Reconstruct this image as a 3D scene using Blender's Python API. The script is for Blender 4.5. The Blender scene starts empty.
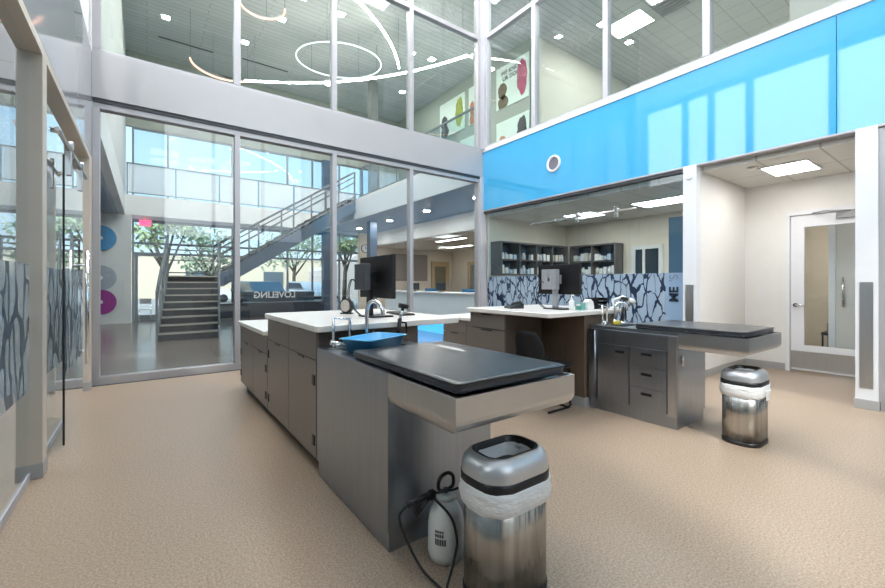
import bpy, bmesh, math, random
from mathutils import Vector, Matrix
random.seed(7)
PI = math.pi
R = math.radians
sc = bpy.context.scene
COL = sc.collection

# ------------------------------------------------------------------ camera
cam_d = bpy.data.cameras.new('camera')
cam_d.sensor_width = 36.0
cam_d.lens = 36.0 * 406.0 / 885.0
cam_d.shift_y = -10.0 / 885.0
cam_d.clip_end = 300
cam_o = bpy.data.objects.new('camera', cam_d)
COL.objects.link(cam_o)
cam_o.location = (0, 0, 1.3)
cam_o.rotation_euler = (R(90), 0, -math.atan2(295.5, 406.0))
sc.camera = cam_o

# ------------------------------------------------------------------ world
w = bpy.data.worlds.new('sky')
sc.world = w
w.use_nodes = True
nt = w.node_tree
nt.nodes.clear()
out = nt.nodes.new('ShaderNodeOutputWorld')
bg = nt.nodes.new('ShaderNodeBackground')
tc = nt.nodes.new('ShaderNodeTexCoord')
sep = nt.nodes.new('ShaderNodeSeparateXYZ')
nt.links.new(tc.outputs['Generated'], sep.inputs[0])
elev = nt.nodes.new('ShaderNodeValToRGB')          # blue overhead, hazy at the horizon
elev.color_ramp.elements[0].position = 0.0
elev.color_ramp.elements[0].color = (0.80, 0.87, 0.92, 1)
elev.color_ramp.elements[1].position = 0.55
elev.color_ramp.elements[1].color = (0.30, 0.52, 0.76, 1)
e = elev.color_ramp.elements.new(0.16); e.color = (0.54, 0.72, 0.84, 1)
nt.links.new(sep.outputs['Z'], elev.inputs[0])
sunny = nt.nodes.new('ShaderNodeMapRange')         # bright hazy side of the sky (towards -X)
sunny.inputs['From Min'].default_value = -0.05
sunny.inputs['From Max'].default_value = -0.7
sunny.interpolation_type = 'SMOOTHSTEP'
dotn = nt.nodes.new('ShaderNodeVectorMath'); dotn.operation = 'DOT_PRODUCT'; dotn.inputs[1].default_value = (.86, .51, 0)
nt.links.new(tc.outputs['Generated'], dotn.inputs[0])
nt.links.new(dotn.outputs['Value'], sunny.inputs['Value'])
mixc = nt.nodes.new('ShaderNodeMix'); mixc.data_type = 'RGBA'
nt.links.new(sunny.outputs[0], mixc.inputs['Factor'])
nt.links.new(elev.outputs[0], mixc.inputs['A'])
mixc.inputs['B'].default_value = (3.5, 3.6, 3.75, 1)
nt.links.new(mixc.outputs['Result'], bg.inputs['Color'])
bg.inputs['Strength'].default_value = 1.25
nt.links.new(bg.outputs[0], out.inputs[0])

sun_d = bpy.data.lights.new('sun', 'SUN'); sun_d.energy = 2.2; sun_d.angle = R(3); sun_d.color = (1, .95, .88)
sun_o = bpy.data.objects.new('sun', sun_d); COL.objects.link(sun_o)
sun_o.rotation_euler = (R(38), 0, R(-20))          # outside the far facade the sun falls from behind the building

sc.view_settings.view_transform = 'Standard'
sc.view_settings.look = 'None'
sc.view_settings.exposure = 0.5
sc.view_settings.gamma = 1.0
sc.view_settings.use_curve_mapping = False
cy = sc.cycles
cy.max_bounces = 8; cy.diffuse_bounces = 4; cy.glossy_bounces = 4
cy.transmission_bounces = 6; cy.transparent_max_bounces = 24
cy.caustics_reflective = False; cy.caustics_refractive = False
cy.sample_clamp_indirect = 4.0
cy.use_denoising = True
FILL = 1.0     # strength of the fill panels added over the treatment room

# ------------------------------------------------------------------ materials
def lin(c):
    return tuple((v / 12.92 if v <= .04045 else ((v + .055) / 1.055) ** 2.4) for v in [x / 255.0 for x in c]) + (1,)

MATS = {}
def mat(name, rgb, rough=.5, metal=0.0, spec=.5, ior=1.5, noise=0.0, nscale=8.0, bump=0.0, bscale=40.0, stretch=(1, 1, 1), emit=None, estr=0, coat=0, alpha=1.0, sub=0):
    if name in MATS: return MATS[name]
    m = bpy.data.materials.new(name); m.use_nodes = True
    n = m.node_tree; b = n.nodes['Principled BSDF']
    col = lin(rgb)
    b.inputs['Base Color'].default_value = col
    b.inputs['Roughness'].default_value = rough
    b.inputs['Metallic'].default_value = metal
    b.inputs['IOR'].default_value = ior
    b.inputs['Specular IOR Level'].default_value = spec
    b.inputs['Coat Weight'].default_value = coat
    b.inputs['Coat Roughness'].default_value = 0.03
    b.inputs['Alpha'].default_value = alpha
    tcn = n.nodes.new('ShaderNodeTexCoord'); mp = n.nodes.new('ShaderNodeMapping')
    mp.inputs['Scale'].default_value = stretch
    n.links.new(tcn.outputs['Object'], mp.inputs[0])
    nz = n.nodes.new('ShaderNodeTexNoise'); nz.inputs['Scale'].default_value = nscale; nz.inputs['Detail'].default_value = 4
    n.links.new(mp.outputs[0], nz.inputs['Vector'])
    hs = n.nodes.new('ShaderNodeMix'); hs.data_type = 'RGBA'; hs.blend_type = 'MULTIPLY'
    hs.inputs['A'].default_value = col
    mr = n.nodes.new('ShaderNodeMapRange'); mr.inputs['From Min'].default_value = .3; mr.inputs['From Max'].default_value = .7
    mr.inputs['To Min'].default_value = 1 - max(noise, .015); mr.inputs['To Max'].default_value = 1
    n.links.new(nz.outputs['Fac'], mr.inputs['Value'])
    n.links.new(mr.outputs[0], hs.inputs['B']); hs.inputs['Factor'].default_value = 1
    n.links.new(hs.outputs['Result'], b.inputs['Base Color'])
    if bump:
        nb = n.nodes.new('ShaderNodeTexNoise'); nb.inputs['Scale'].default_value = bscale
        n.links.new(mp.outputs[0], nb.inputs['Vector'])
        bp = n.nodes.new('ShaderNodeBump'); bp.inputs['Strength'].default_value = bump; bp.inputs['Distance'].default_value = .01
        n.links.new(nb.outputs['Fac'], bp.inputs['Height']); n.links.new(bp.outputs[0], b.inputs['Normal'])
    if emit:
        b.inputs['Emission Color'].default_value = lin(emit); b.inputs['Emission Strength'].default_value = estr
    MATS[name] = m
    return m

def glass_mat(name, tint=(.95, .975, .98), refl=1.0, ior=1.5, rough=0.0):
    if name in MATS: return MATS[name]
    m = bpy.data.materials.new(name); m.use_nodes = True
    n = m.node_tree; n.nodes.clear()
    o = n.nodes.new('ShaderNodeOutputMaterial'); mx = n.nodes.new('ShaderNodeMixShader')
    t = n.nodes.new('ShaderNodeBsdfTransparent'); t.inputs[0].default_value = tint + (1,)
    g = n.nodes.new('ShaderNodeBsdfGlossy'); g.inputs['Roughness'].default_value = rough
    g.inputs['Color'].default_value = (refl, refl, refl, 1)
    f = n.nodes.new('ShaderNodeFresnel'); f.inputs[0].default_value = ior
    ge = n.nodes.new('ShaderNodeNewGeometry'); inv = n.nodes.new('ShaderNodeMath'); inv.operation = 'SUBTRACT'; inv.inputs[0].default_value = 1.6
    sc_ = n.nodes.new('ShaderNodeMath'); sc_.operation = 'MULTIPLY'; sc_.inputs[1].default_value = 1.6      # only the outer face of a pane reflects, for both faces
    n.links.new(ge.outputs['Backfacing'], sc_.inputs[0]); n.links.new(sc_.outputs[0], inv.inputs[1])
    mu_ = n.nodes.new('ShaderNodeMath'); mu_.operation = 'MULTIPLY'; mu_.use_clamp = True
    n.links.new(f.outputs[0], mu_.inputs[0]); n.links.new(inv.outputs[0], mu_.inputs[1])
    n.links.new(mu_.outputs[0], mx.inputs[0]); n.links.new(t.outputs[0], mx.inputs[1]); n.links.new(g.outputs[0], mx.inputs[2])
    n.links.new(mx.outputs[0], o.inputs[0]); MATS[name] = m
    return m

def film_mat(name, pale, dark, axis='Y', pale_alpha=.72, sx=6.0, sz=2.6, th=.05):
    m = bpy.data.materials.new(name); m.use_nodes = True
    n = m.node_tree; b = n.nodes['Principled BSDF']
    tcn = n.nodes.new('ShaderNodeTexCoord'); mp = n.nodes.new('ShaderNodeMapping')
    mp.inputs['Scale'].default_value = (0 if axis == 'Y' else sx, sx if axis == 'Y' else 0, sz)
    n.links.new(tcn.outputs['Object'], mp.inputs[0])
    nz = n.nodes.new('ShaderNodeTexNoise'); nz.inputs['Scale'].default_value = 1.1; nz.inputs['Detail'].default_value = 2
    n.links.new(mp.outputs[0], nz.inputs['Vector'])
    ad = n.nodes.new('ShaderNodeVectorMath'); ad.operation = 'MULTIPLY_ADD'
    n.links.new(nz.outputs['Color'], ad.inputs[0]); ad.inputs[1].default_value = (.9, .9, .9); n.links.new(mp.outputs[0], ad.inputs[2])
    v = n.nodes.new('ShaderNodeTexVoronoi'); v.feature = 'DISTANCE_TO_EDGE'; v.inputs['Scale'].default_value = 1.0
    n.links.new(ad.outputs[0], v.inputs['Vector'])
    nz2 = n.nodes.new('ShaderNodeTexNoise'); nz2.inputs['Scale'].default_value = .7
    n.links.new(mp.outputs[0], nz2.inputs['Vector'])
    mr = n.nodes.new('ShaderNodeMapRange'); mr.inputs['From Min'].default_value = .3; mr.inputs['From Max'].default_value = .7
    mr.inputs['To Min'].default_value = th * .3; mr.inputs['To Max'].default_value = th * 2
    n.links.new(nz2.outputs['Fac'], mr.inputs['Value'])
    lt = n.nodes.new('ShaderNodeMath'); lt.operation = 'LESS_THAN'
    n.links.new(v.outputs['Distance'], lt.inputs[0]); n.links.new(mr.outputs[0], lt.inputs[1])
    mx = n.nodes.new('ShaderNodeMix'); mx.data_type = 'RGBA'
    mx.inputs['A'].default_value = lin(pale); mx.inputs['B'].default_value = lin(dark)
    n.links.new(lt.outputs[0], mx.inputs['Factor']); n.links.new(mx.outputs['Result'], b.inputs['Base Color'])
    ma = n.nodes.new('ShaderNodeMapRange'); ma.inputs['To Min'].default_value = pale_alpha; ma.inputs['To Max'].default_value = .95
    n.links.new(lt.outputs[0], ma.inputs['Value']); n.links.new(ma.outputs[0], b.inputs['Alpha'])
    b.inputs['Roughness'].default_value = .3
    return m

def brick_mat(name, c1, c2, mortar, sx, sy, msize=.01, rough=.6, rot=0, offset=0.5, bump=0):
    m = bpy.data.materials.new(name); m.use_nodes = True
    n = m.node_tree; b = n.nodes['Principled BSDF']
    tcn = n.nodes.new('ShaderNodeTexCoord'); mp = n.nodes.new('ShaderNodeMapping')
    mp.inputs['Rotation'].default_value = (0, 0, rot)
    n.links.new(tcn.outputs['Object'], mp.inputs[0])
    br = n.nodes.new('ShaderNodeTexBrick'); br.offset = offset
    br.inputs['Color1'].default_value = lin(c1); br.inputs['Color2'].default_value = lin(c2); br.inputs['Mortar'].default_value = lin(mortar)
    br.inputs['Scale'].default_value = 1; br.inputs['Mortar Size'].default_value = msize
    br.inputs['Brick Width'].default_value = sx; br.inputs['Row Height'].default_value = sy
    n.links.new(mp.outputs[0], br.inputs['Vector']); n.links.new(br.outputs['Color'], b.inputs['Base Color'])
    b.inputs['Roughness'].default_value = rough
    return m

def floor_mat(name, a, bcol, rough, spec=.5):
    m = bpy.data.materials.new(name); m.use_nodes = True
    n = m.node_tree; b = n.nodes['Principled BSDF']
    tcn = n.nodes.new('ShaderNodeTexCoord')
    v = n.nodes.new('ShaderNodeTexNoise'); v.inputs['Scale'].default_value = 95; v.inputs['Detail'].default_value = 6; v.inputs['Roughness'].default_value = .75
    n.links.new(tcn.outputs['Object'], v.inputs['Vector'])
    r_ = n.nodes.new('ShaderNodeValToRGB')
    r_.color_ramp.elements[0].position = .36; r_.color_ramp.elements[0].color = lin(bcol)
    r_.color_ramp.elements[1].position = .62; r_.color_ramp.elements[1].color = lin(a)
    n.links.new(v.outputs['Fac'], r_.inputs[0])
    big = n.nodes.new('ShaderNodeTexNoise'); big.inputs['Scale'].default_value = .6
    n.links.new(tcn.outputs['Object'], big.inputs['Vector'])
    mr = n.nodes.new('ShaderNodeMapRange'); mr.inputs['To Min'].default_value = .94; mr.inputs['To Max'].default_value = 1.05
    n.links.new(big.outputs['Fac'], mr.inputs['Value'])
    mu = n.nodes.new('ShaderNodeMix'); mu.data_type = 'RGBA'; mu.blend_type = 'MULTIPLY'; mu.inputs['Factor'].default_value = 1
    n.links.new(r_.outputs[0], mu.inputs['A']); n.links.new(mr.outputs[0], mu.inputs['B'])
    n.links.new(mu.outputs['Result'], b.inputs['Base Color'])
    b.inputs['Roughness'].default_value = rough; b.inputs['Specular IOR Level'].default_value = spec
    bp = n.nodes.new('ShaderNodeBump'); bp.inputs['Strength'].default_value = .12; bp.inputs['Distance'].default_value = .002
    n.links.new(v.outputs['Fac'], bp.inputs['Height']); n.links.new(bp.outputs[0], b.inputs['Normal'])
    return m

M_floor = floor_mat('speckled tan floor', (182, 163, 143), (126, 106, 88), .34, .5)
M_lobby = floor_mat('grey lobby floor', (122, 113, 108), (100, 92, 88), .2, .6)
M_pfloor = floor_mat('pharmacy floor', (170, 160, 148), (150, 140, 128), .3)
M_alu = mat('satin aluminium', (176, 175, 178), .42, .35, noise=.03)
M_aluw = mat('pale aluminium', (188, 189, 195), .45, .2, noise=.03)
M_alud = mat('shadow gap aluminium', (70, 72, 76), .5, .4)
M_beam = mat('satin metal panel', (178, 177, 178), .38, .3, noise=.04, nscale=2)
M_tan = mat('warm grey frame', (206, 196, 184), .45, .1, noise=.03)
M_white = mat('white paint', (234, 233, 230), .7, noise=.02, bump=.05, bscale=200)
M_cream = mat('cream paint', (236, 226, 208), .75, noise=.02)
M_lobwall = mat('pale lobby paint', (212, 217, 218), .7, noise=.02)
M_green = mat('grey green paint', (150, 158, 150), .7, noise=.02)
M_fascia = mat('white fascia', (232, 236, 238), .5, noise=.02)
M_soffit = mat('blue grey soffit', (148, 162, 186), .35, noise=.03)
M_blue = mat('back painted blue glass', (62, 170, 222), .04, 0, spec=.5, ior=1.75, noise=.03, nscale=1.5)
M_pale = mat('back painted grey glass', (188, 190, 196), .05, 0, spec=.8, ior=1.6, noise=.03, nscale=1.5)
M_glass = glass_mat('clear glass')
M_glassb = glass_mat('cool tinted glass', (.86, .93, .96))
M_glassg = glass_mat('green tinted glass', (.90, .95, .94), 1, 1.45)
M_steel = mat('brushed stainless steel', (166, 173, 182), .3, 1.0, noise=.10, nscale=3, bump=.05, bscale=30, stretch=(14, 14, .6))
M_steelh = mat('smooth stainless steel', (196, 197, 198), .33, 1.0, noise=.06, nscale=4, stretch=(1, 12, 1))
M_chrome = mat('chrome', (222, 222, 222), .08, 1.0)
M_lam = mat('taupe laminate', (118, 110, 103), .33, 0, noise=.08, nscale=5, stretch=(6, 6, .5))
M_lamd = mat('dark taupe laminate', (88, 80, 74), .36, 0, noise=.08, nscale=5, stretch=(6, 6, .5))
M_quartz = mat('white quartz', (236, 232, 226), .25, noise=.02)
M_black = mat('black plastic', (22, 22, 24), .35, noise=.1)
M_blackm = mat('black metal', (18, 18, 20), .3, .5)
M_vinyl = mat('black vinyl', (28, 34, 44), .3, 0, spec=.7, noise=.1, bump=.14, bscale=9, coat=.15)
M_tray = mat('sky blue plastic', (64, 160, 214), .3, noise=.03)
M_bag = mat('white bin liner', (240, 240, 240), .3, noise=.06, bump=1.0, bscale=16, stretch=(1, 1, 2.2))
M_poly = mat('milky plastic', (226, 228, 226), .35, noise=.05)
M_grey = mat('grey plastic', (150, 152, 156), .4, noise=.03)
M_base = mat('grey rubber base', (168, 168, 168), .5, noise=.02)
M_led = mat('warm led strip', (255, 246, 226), .5, emit=(255, 246, 232), estr=80)
M_ledo = mat('copper led strip', (250, 200, 175), .5, emit=(255, 176, 146), estr=2.0)
M_panel = mat('lit diffuser', (255, 250, 240), .5, emit=(255, 250, 244), estr=13)
M_fill = mat('fill panel diffuser', (255, 252, 246), .5, emit=(250, 250, 255), estr=12.5 * FILL)  # emitter of the added fill panels, out of view
M_down = mat('downlight lens', (255, 250, 235), .5, emit=(255, 250, 242), estr=260)
M_bglow = mat('blue led glow', (80, 180, 240), .5, emit=(70, 175, 240), estr=4)
M_wframe = mat('white door frame', (232, 234, 238), .4, noise=.02)
M_cab = mat('slate cabinet', (96, 112, 126), .4, noise=.05)
M_shelf = mat('grey shelf laminate', (104, 100, 98), .45, noise=.05)
M_shelfi = mat('blue grey cabinet lining', (62, 90, 112), .5, noise=.05)
M_darkblue = mat('dark blue steel', (70, 92, 118), .4, .1)
M_stair = mat('grey painted steel', (112, 120, 126), .4, .3, noise=.04)
M_tread = mat('dark stair tread', (84, 84, 88), .35, noise=.12)
M_nose = mat('pale stair nosing', (176, 170, 158), .4)
M_ceil = brick_mat('grey plank ceiling', (206, 210, 210), (196, 200, 200), (150, 155, 155), 3.0, .2, .008, rough=.7)
M_ceil2 = brick_mat('ceiling tiles', (214, 218, 214), (208, 213, 209), (170, 176, 172), .61, .61, .012, rough=.8, offset=0)
M_tile = brick_mat('lay-in ceiling tiles', (216, 214, 208), (211, 209, 203), (178, 176, 170), 1.0, .6, .012, rough=.8, offset=0)
M_asph = mat('asphalt', (150, 146, 140), .9, noise=.2, nscale=3)
M_tanb = mat('tan stucco', (206, 190, 164), .85, noise=.06)
M_trunk = mat('bark', (96, 84, 70), .9, noise=.3)
M_leaf = mat('green leaves', (146, 162, 112), .7, noise=.35, nscale=2)
M_leaf2 = mat('grey green leaves', (150, 166, 134), .7, noise=.35, nscale=2)
M_red = mat('red exit letters', (220, 60, 90), .4, emit=(240, 60, 110), estr=2.5)
M_frost = mat('frosted white glass', (236, 242, 246), .4, alpha=.55)
M_film = film_mat('branch pattern film', (176, 198, 220), (32, 50, 76), 'Y', .62, 8.5, 3.3, .055)
M_film2 = film_mat('pale branch pattern film', (178, 192, 204), (60, 76, 92), 'Y', .28, 5.0, 2.4, .05)
M_film3 = film_mat('dark branch pattern film', (120, 128, 138), (16, 22, 30), 'Y', .55, 4.5, 2.6, .07)

# ------------------------------------------------------------------ mesh helpers
W = {}
class MB:
    def __init__(s): s.bm = bmesh.new()
    def _x(s, vs, T):
        if T is not None:
            for v in vs: v.co = T @ v.co
    def box(s, x0, x1, y0, y1, z0, z1, bev=0, T=None, seg=2):
        g = bmesh.ops.create_cube(s.bm, size=1)['verts']
        for v in g: v.co = Vector((x0 + (v.co.x + .5) * (x1 - x0), y0 + (v.co.y + .5) * (y1 - y0), z0 + (v.co.z + .5) * (z1 - z0)))
        if bev:
            es = list({e for v in g for e in v.link_edges})
            r = bmesh.ops.bevel(s.bm, geom=es, offset=bev, segments=seg, affect='EDGES', profile=.5)
            g = list({v for f in r['faces'] for v in f.verts} | {v for v in g if v.is_valid})
            g = [v for v in g if v.is_valid]
            if T is not None:
                seen = set(g); st = list(g)
                while st:
                    v = st.pop()
                    for e in v.link_edges:
                        o = e.other_vert(v)
                        if o not in seen: seen.add(o); st.append(o)
                g = list(seen)
        s._x(g, T); return s
    def cyl(s, p0, p1, r0, r1=None, n=20, cap=True):
        if r1 is None: r1 = r0
        p0 = Vector(p0); p1 = Vector(p1); d = p1 - p0
        g = bmesh.ops.create_cone(s.bm, cap_ends=cap, segments=n, radius1=r0, radius2=r1, depth=d.length)['verts']
        q = d.to_track_quat('Z', 'Y').to_matrix().to_4x4()
        T = Matrix.Translation((p0 + p1) / 2) @ q
        for v in g: v.co = T @ v.co
        for f in {f for v in g for f in v.link_faces}:
            if len(f.verts) == 4: f.smooth = True
        return s
    def ball(s, c, r, sx=1, sy=1, sz=1, n=16):
        g = bmesh.ops.create_uvsphere(s.bm, u_segments=n, v_segments=n // 2 + 2, radius=r)['verts']
        for v in g: v.co = Vector((v.co.x * sx + c[0], v.co.y * sy + c[1], v.co.z * sz + c[2]))
        for f in {f for v in g for f in v.link_faces}: f.smooth = True
        return s
    def tube(s, pts, r, n=10, closed=False, smooth_n=0):
        P = [Vector(p) for p in pts]
        if smooth_n:
            Q = []
            L = len(P)
            rng = range(L if closed else L - 1)
            for i in rng:
                a = P[(i - 1) % L] if (closed or i > 0) else P[i]
                b = P[i]; c = P[(i + 1) % L]; d = P[(i + 2) % L] if (closed or i + 2 < L) else c
                for k in range(smooth_n):
                    t = k / smooth_n
                    Q.append(.5 * ((2 * b) + (-a + c) * t + (2 * a - 5 * b + 4 * c - d) * t * t + (-a + 3 * b - 3 * c + d) * t ** 3))
            if not closed: Q.append(P[-1])
            P = Q
        rings = []; up = Vector((0, 0, 1)); L = len(P); prev = None
        for i, p in enumerate(P):
            a = P[i - 1] if (i > 0 or closed) else p
            b = P[(i + 1) % L] if (i < L - 1 or closed) else p
            t = (b - a).normalized()
            if prev is None:
                x = t.cross(up)
                if x.length < .05: x = t.cross(Vector((1, 0, 0)))
            else:
                x = prev - t * prev.dot(t)
            x.normalize(); prev = x; y = t.cross(x)
            rings.append([s.bm.verts.new(p + (x * math.cos(2 * PI * k / n) + y * math.sin(2 * PI * k / n)) * r) for k in range(n)])
        for i in range(L if closed else L - 1):
            A = rings[i]; B = rings[(i + 1) % L]
            for k in range(n):
                f = s.bm.faces.new((A[k], A[(k + 1) % n], B[(k + 1) % n], B[k])); f.smooth = True
        if not closed:
            s.bm.faces.new(rings[0][::-1]); s.bm.faces.new(rings[-1])
        return s
    def lathe(s, c, prof, n=28, sx=1, sy=1, cap=True):
        rings = []
        for r, z in prof:
            rings.append([s.bm.verts.new((c[0] + r * sx * math.cos(2 * PI * k / n), c[1] + r * sy * math.sin(2 * PI * k / n), c[2] + z)) for k in range(n)])
        for A, B in zip(rings, rings[1:]):
            for k in range(n):
                f = s.bm.faces.new((A[k], A[(k + 1) % n], B[(k + 1) % n], B[k])); f.smooth = True
        if cap:
            s.bm.faces.new(rings[0][::-1]); s.bm.faces.new(rings[-1])
        return s
    def loft(s, rings, cap=(True, True), smooth=True):
        V = [[s.bm.verts.new(p) for p in r] for r in rings]; n = len(V[0])
        for A, B in zip(V, V[1:]):
            for k in range(n):
                f = s.bm.faces.new((A[k], A[(k + 1) % n], B[(k + 1) % n], B[k])); f.smooth = smooth
        if cap[0]: s.bm.faces.new(V[0][::-1])
        if cap[1]: s.bm.faces.new(V[-1])
        return s
    def prism(s, poly, axis, a, b, T=None):
        def mk(u, v, w_): return {'X': (w_, u, v), 'Y': (u, w_, v), 'Z': (u, v, w_)}[axis]
        A = [s.bm.verts.new(mk(u, v, a)) for u, v in poly]; B = [s.bm.verts.new(mk(u, v, b)) for u, v in poly]
        n = len(poly)
        s.bm.faces.new(A[::-1]); s.bm.faces.new(B)
        for k in range(n): s.bm.faces.new((A[k], A[(k + 1) % n], B[(k + 1) % n], B[k]))
        s._x(A + B, T); return s
    def build(s, name, m, parent=None, label=None, cat=None, group=None, kind=None, base=None):
        bmesh.ops.recalc_face_normals(s.bm, faces=s.bm.faces)
        me = bpy.data.meshes.new(name)
        T = Matrix.Identity(4)
        if parent is not None: T = W[parent].inverted()
        elif base is not None: T = Matrix.Translation(-Vector(base))
        s.bm.transform(T)
        s.bm.to_mesh(me); s.bm.free()
        me.materials.append(m)
        o = bpy.data.objects.new(name, me); COL.objects.link(o)
        if parent is not None: o.parent = parent; W[o] = W[parent].copy()
        else:
            if base is not None: o.location = base
            W[o] = Matrix.Translation(base) if base is not None else Matrix.Identity(4)
        tag(o, label, cat, group, kind)
        return o
def tag(o, label=None, cat=None, group=None, kind=None):
    if label: o['label'] = label
    if cat: o['category'] = cat
    if group: o['group'] = group
    if kind: o['kind'] = kind
    return o
def thing(name, loc, label=None, cat=None, group=None, rz=0, kind=None):
    o = bpy.data.objects.new(name, None); COL.objects.link(o)
    o.location = loc; o.rotation_euler = (0, 0, rz); o.empty_display_size = .1
    W[o] = Matrix.Translation(loc) @ Matrix.Rotation(rz, 4, 'Z')
    return tag(o, label, cat, group, kind)
def dup(root, loc, rz=None, label=None, group=None):
    r = root.copy(); COL.objects.link(r); r.location = loc
    if rz is not None: r.rotation_euler = (0, 0, rz)
    if label: r['label'] = label
    if group: r['group'] = group
    W[r] = Matrix.Translation(loc) @ Matrix.Rotation(r.rotation_euler.z, 4, 'Z')
    for ch in list(root.children):
        c = ch.copy(); COL.objects.link(c); c.parent = r
        for g in list(ch.children):
            d = g.copy(); COL.objects.link(d); d.parent = c
    return r
def L(root, mb, name, m, **k):      # part whose mesh is written in the root's own coordinates
    mb.bm.transform(W[root]); return mb.build(name, m, root, **k)
def text_mesh(txt, name, m, parent, T, size=.1, ext=.002, label=None, bold=0):
    cu = bpy.data.curves.new('t', 'FONT'); cu.body = txt; cu.size = size; cu.extrude = ext; cu.align_x = 'CENTER'; cu.align_y = 'CENTER'; cu.offset = bold
    o = bpy.data.objects.new('t', cu); COL.objects.link(o)
    dg = bpy.context.evaluated_depsgraph_get(); me = bpy.data.meshes.new_from_object(o.evaluated_get(dg))
    bpy.data.objects.remove(o); me.materials.clear(); me.materials.append(m)
    me.transform(T)
    if parent is not None: me.transform(W[parent].inverted())
    q = bpy.data.objects.new(name, me); COL.objects.link(q)
    if parent is not None: q.parent = parent; W[q] = W[parent].copy()
    return tag(q, label)
def B(*a, **k): return MB().box(*a, **k)
def S(name, mb, m, label=None): return mb.build(name, m, kind='structure', label=label)

XC, XB, YA = -.567, 6.05, 6.80      # room faces of the left and right walls and the far wall
Z1, Z2, ZT = 3.68, 4.28, 9.5

# ================================================================== SETTING
S('floor', B(-.70, 7.9, -4.2, 6.74, -.1, 0), M_floor, 'tan speckled floor of the treatment room')
S('floor_lobby', B(-4.2, 14, 6.74, 18.0, -.1, 0), M_lobby, 'dark grey lobby floor beyond the glass wall')
S('floor_side_room', B(-4.2, -.70, -4.2, 6.74, -.1, 0), M_pfloor)
S('floor_pharmacy', B(7.9, 14, -4.2, 6.74, -.1, -.002), M_pfloor)
S('ceiling', B(-.75, 16.2, -4.2, 6.9, ZT, ZT + .2), M_ceil2)
S('ceiling_lobby', B(-.75, 16.2, 6.9, 18.2, ZT, ZT + .2), M_ceil, 'grey plank ceiling high over the lobby')
S('wall_back', MB().box(-4.2, .4, -4.4, -4.2, -.1, ZT).box(5.6, 16.2, -4.4, -4.2, -.1, ZT).box(.4, 5.6, -4.4, -4.2, -.1, 3.0).box(.4, 5.6, -4.4, -4.2, 8.8, ZT), M_white)
# --- far wall (A): lower glazing, beam, upper glazing
S('trim_1', B(XC, XB, YA - .02, YA + .16, Z1, Z2, .004), M_beam, 'wide satin metal beam above the far glass wall')
S('trim_2', B(XC, XB, YA - .005, YA + .1, Z1 - .05, Z1), M_alud)
def glazed(name, along, fixed, a0, a1, z0, z1, cuts, transoms, gm, fw=.07, dep=.12, fm=None, label=None, foot=.1, room=-1):
    fm = fm or M_alu
    def bx(u0, u1, q0, q1, s0, s1, bev=.004):
        return B(u0, u1, q0, q1, s0, s1, bev) if along == 'X' else B(q0, q1, u0, u1, s0, s1, bev)
    t = thing(name, (a0, fixed, z0) if along == 'X' else (fixed, a0, z0), label, kind='structure')
    f0, f1 = fixed, fixed + dep
    bx(a0, a1, f0, f1, z0, z0 + foot).build('sill', fm, t)
    bx(a0, a1, f0, f1, z1 - fw, z1).build('head', fm, t)
    cs = sorted([a0 + fw / 2] + list(cuts) + [a1 - fw / 2])
    for c in cs: bx(c - fw / 2, c + fw / 2, f0 - .002, f1 + .002, z0 + foot, z1 - fw).build('mullion', fm, t)
    for z in transoms: bx(a0 + fw, a1 - fw, f0 + .004, f1 - .004, z - fw / 2, z + fw / 2).build('transom', fm, t)
    zs = [z0 + foot] + list(transoms) + [z1 - fw]
    for c, d in zip(cs, cs[1:]):
        for q0, q1 in zip(zs, zs[1:]):
            g = (f0 + f1) / 2
            bx(c + fw * .4, d - fw * .4, g - .006, g + .006, q0, q1, 0).build('pane', gm, t)
    return t
glazed('window_1', 'X', YA + .01, XC, XB - .03, 0, Z1 - .05, [1.11, 2.64, 4.21], [], M_glass, .075, .13, label='tall glass wall between treatment room and lobby')
glazed('window_2', 'X', YA + .01, XC, XB - .03, Z2, ZT, [1.11, 2.64, 4.21], [6.76], M_glassg, .09, .13, label='upper glass wall looking up at the lobby ceiling', foot=.04)
S('trim_3', B(XB - .08, XB + .1, YA - .04, YA + .18, 0, Z1 - .0, .005), M_aluw)
glazed('window_fill', 'X', -4.4, .4, 5.6, 3.0, 8.8, [2.1, 3.9], [], M_glass, .12, .12, fm=M_aluw, label='unseen high window added behind the camera for fill daylight')  # unseen opening added to let fill daylight in from behind
# --- right wall (B)
S('wall_right', B(XB, XB + .12, 1.05, YA + .1, 2.93, Z2 - .06), M_blue, 'glossy sky blue glass band above the right hand rooms')
S('wall_right_near', B(XB, XB + .12, -4.2, 1.044, 2.93, Z2 - .06), M_blue, 'nearer pane of the glossy sky blue band')
S('trim_4', B(XB - .02, XB + .14, -4.2, YA - .02, Z2 - .06, Z2 + .03, .004), M_wframe)
S('trim_5', B(XB - .012, XB + .12, -4.2, YA - .03, 2.905, 2.93, .003), M_alu)
S('trim_6', B(XB + .0, XB + .1, 2.6, YA - .04, 2.86, 2.905), M_alud)
t = glazed('window_4', 'Y', XB, -4.2, YA - .05, Z2 + .03, ZT, [5.33, 3.80, 2.32, .8, -.7, -2.2], [6.76], M_glassg, .09, .13, fm=M_aluw, label='upper glass wall above the blue band', foot=.04)
S('trim_7', B(XB - .05, XB + .15, YA - .12, YA + .15, Z2, ZT), M_aluw)
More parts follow.
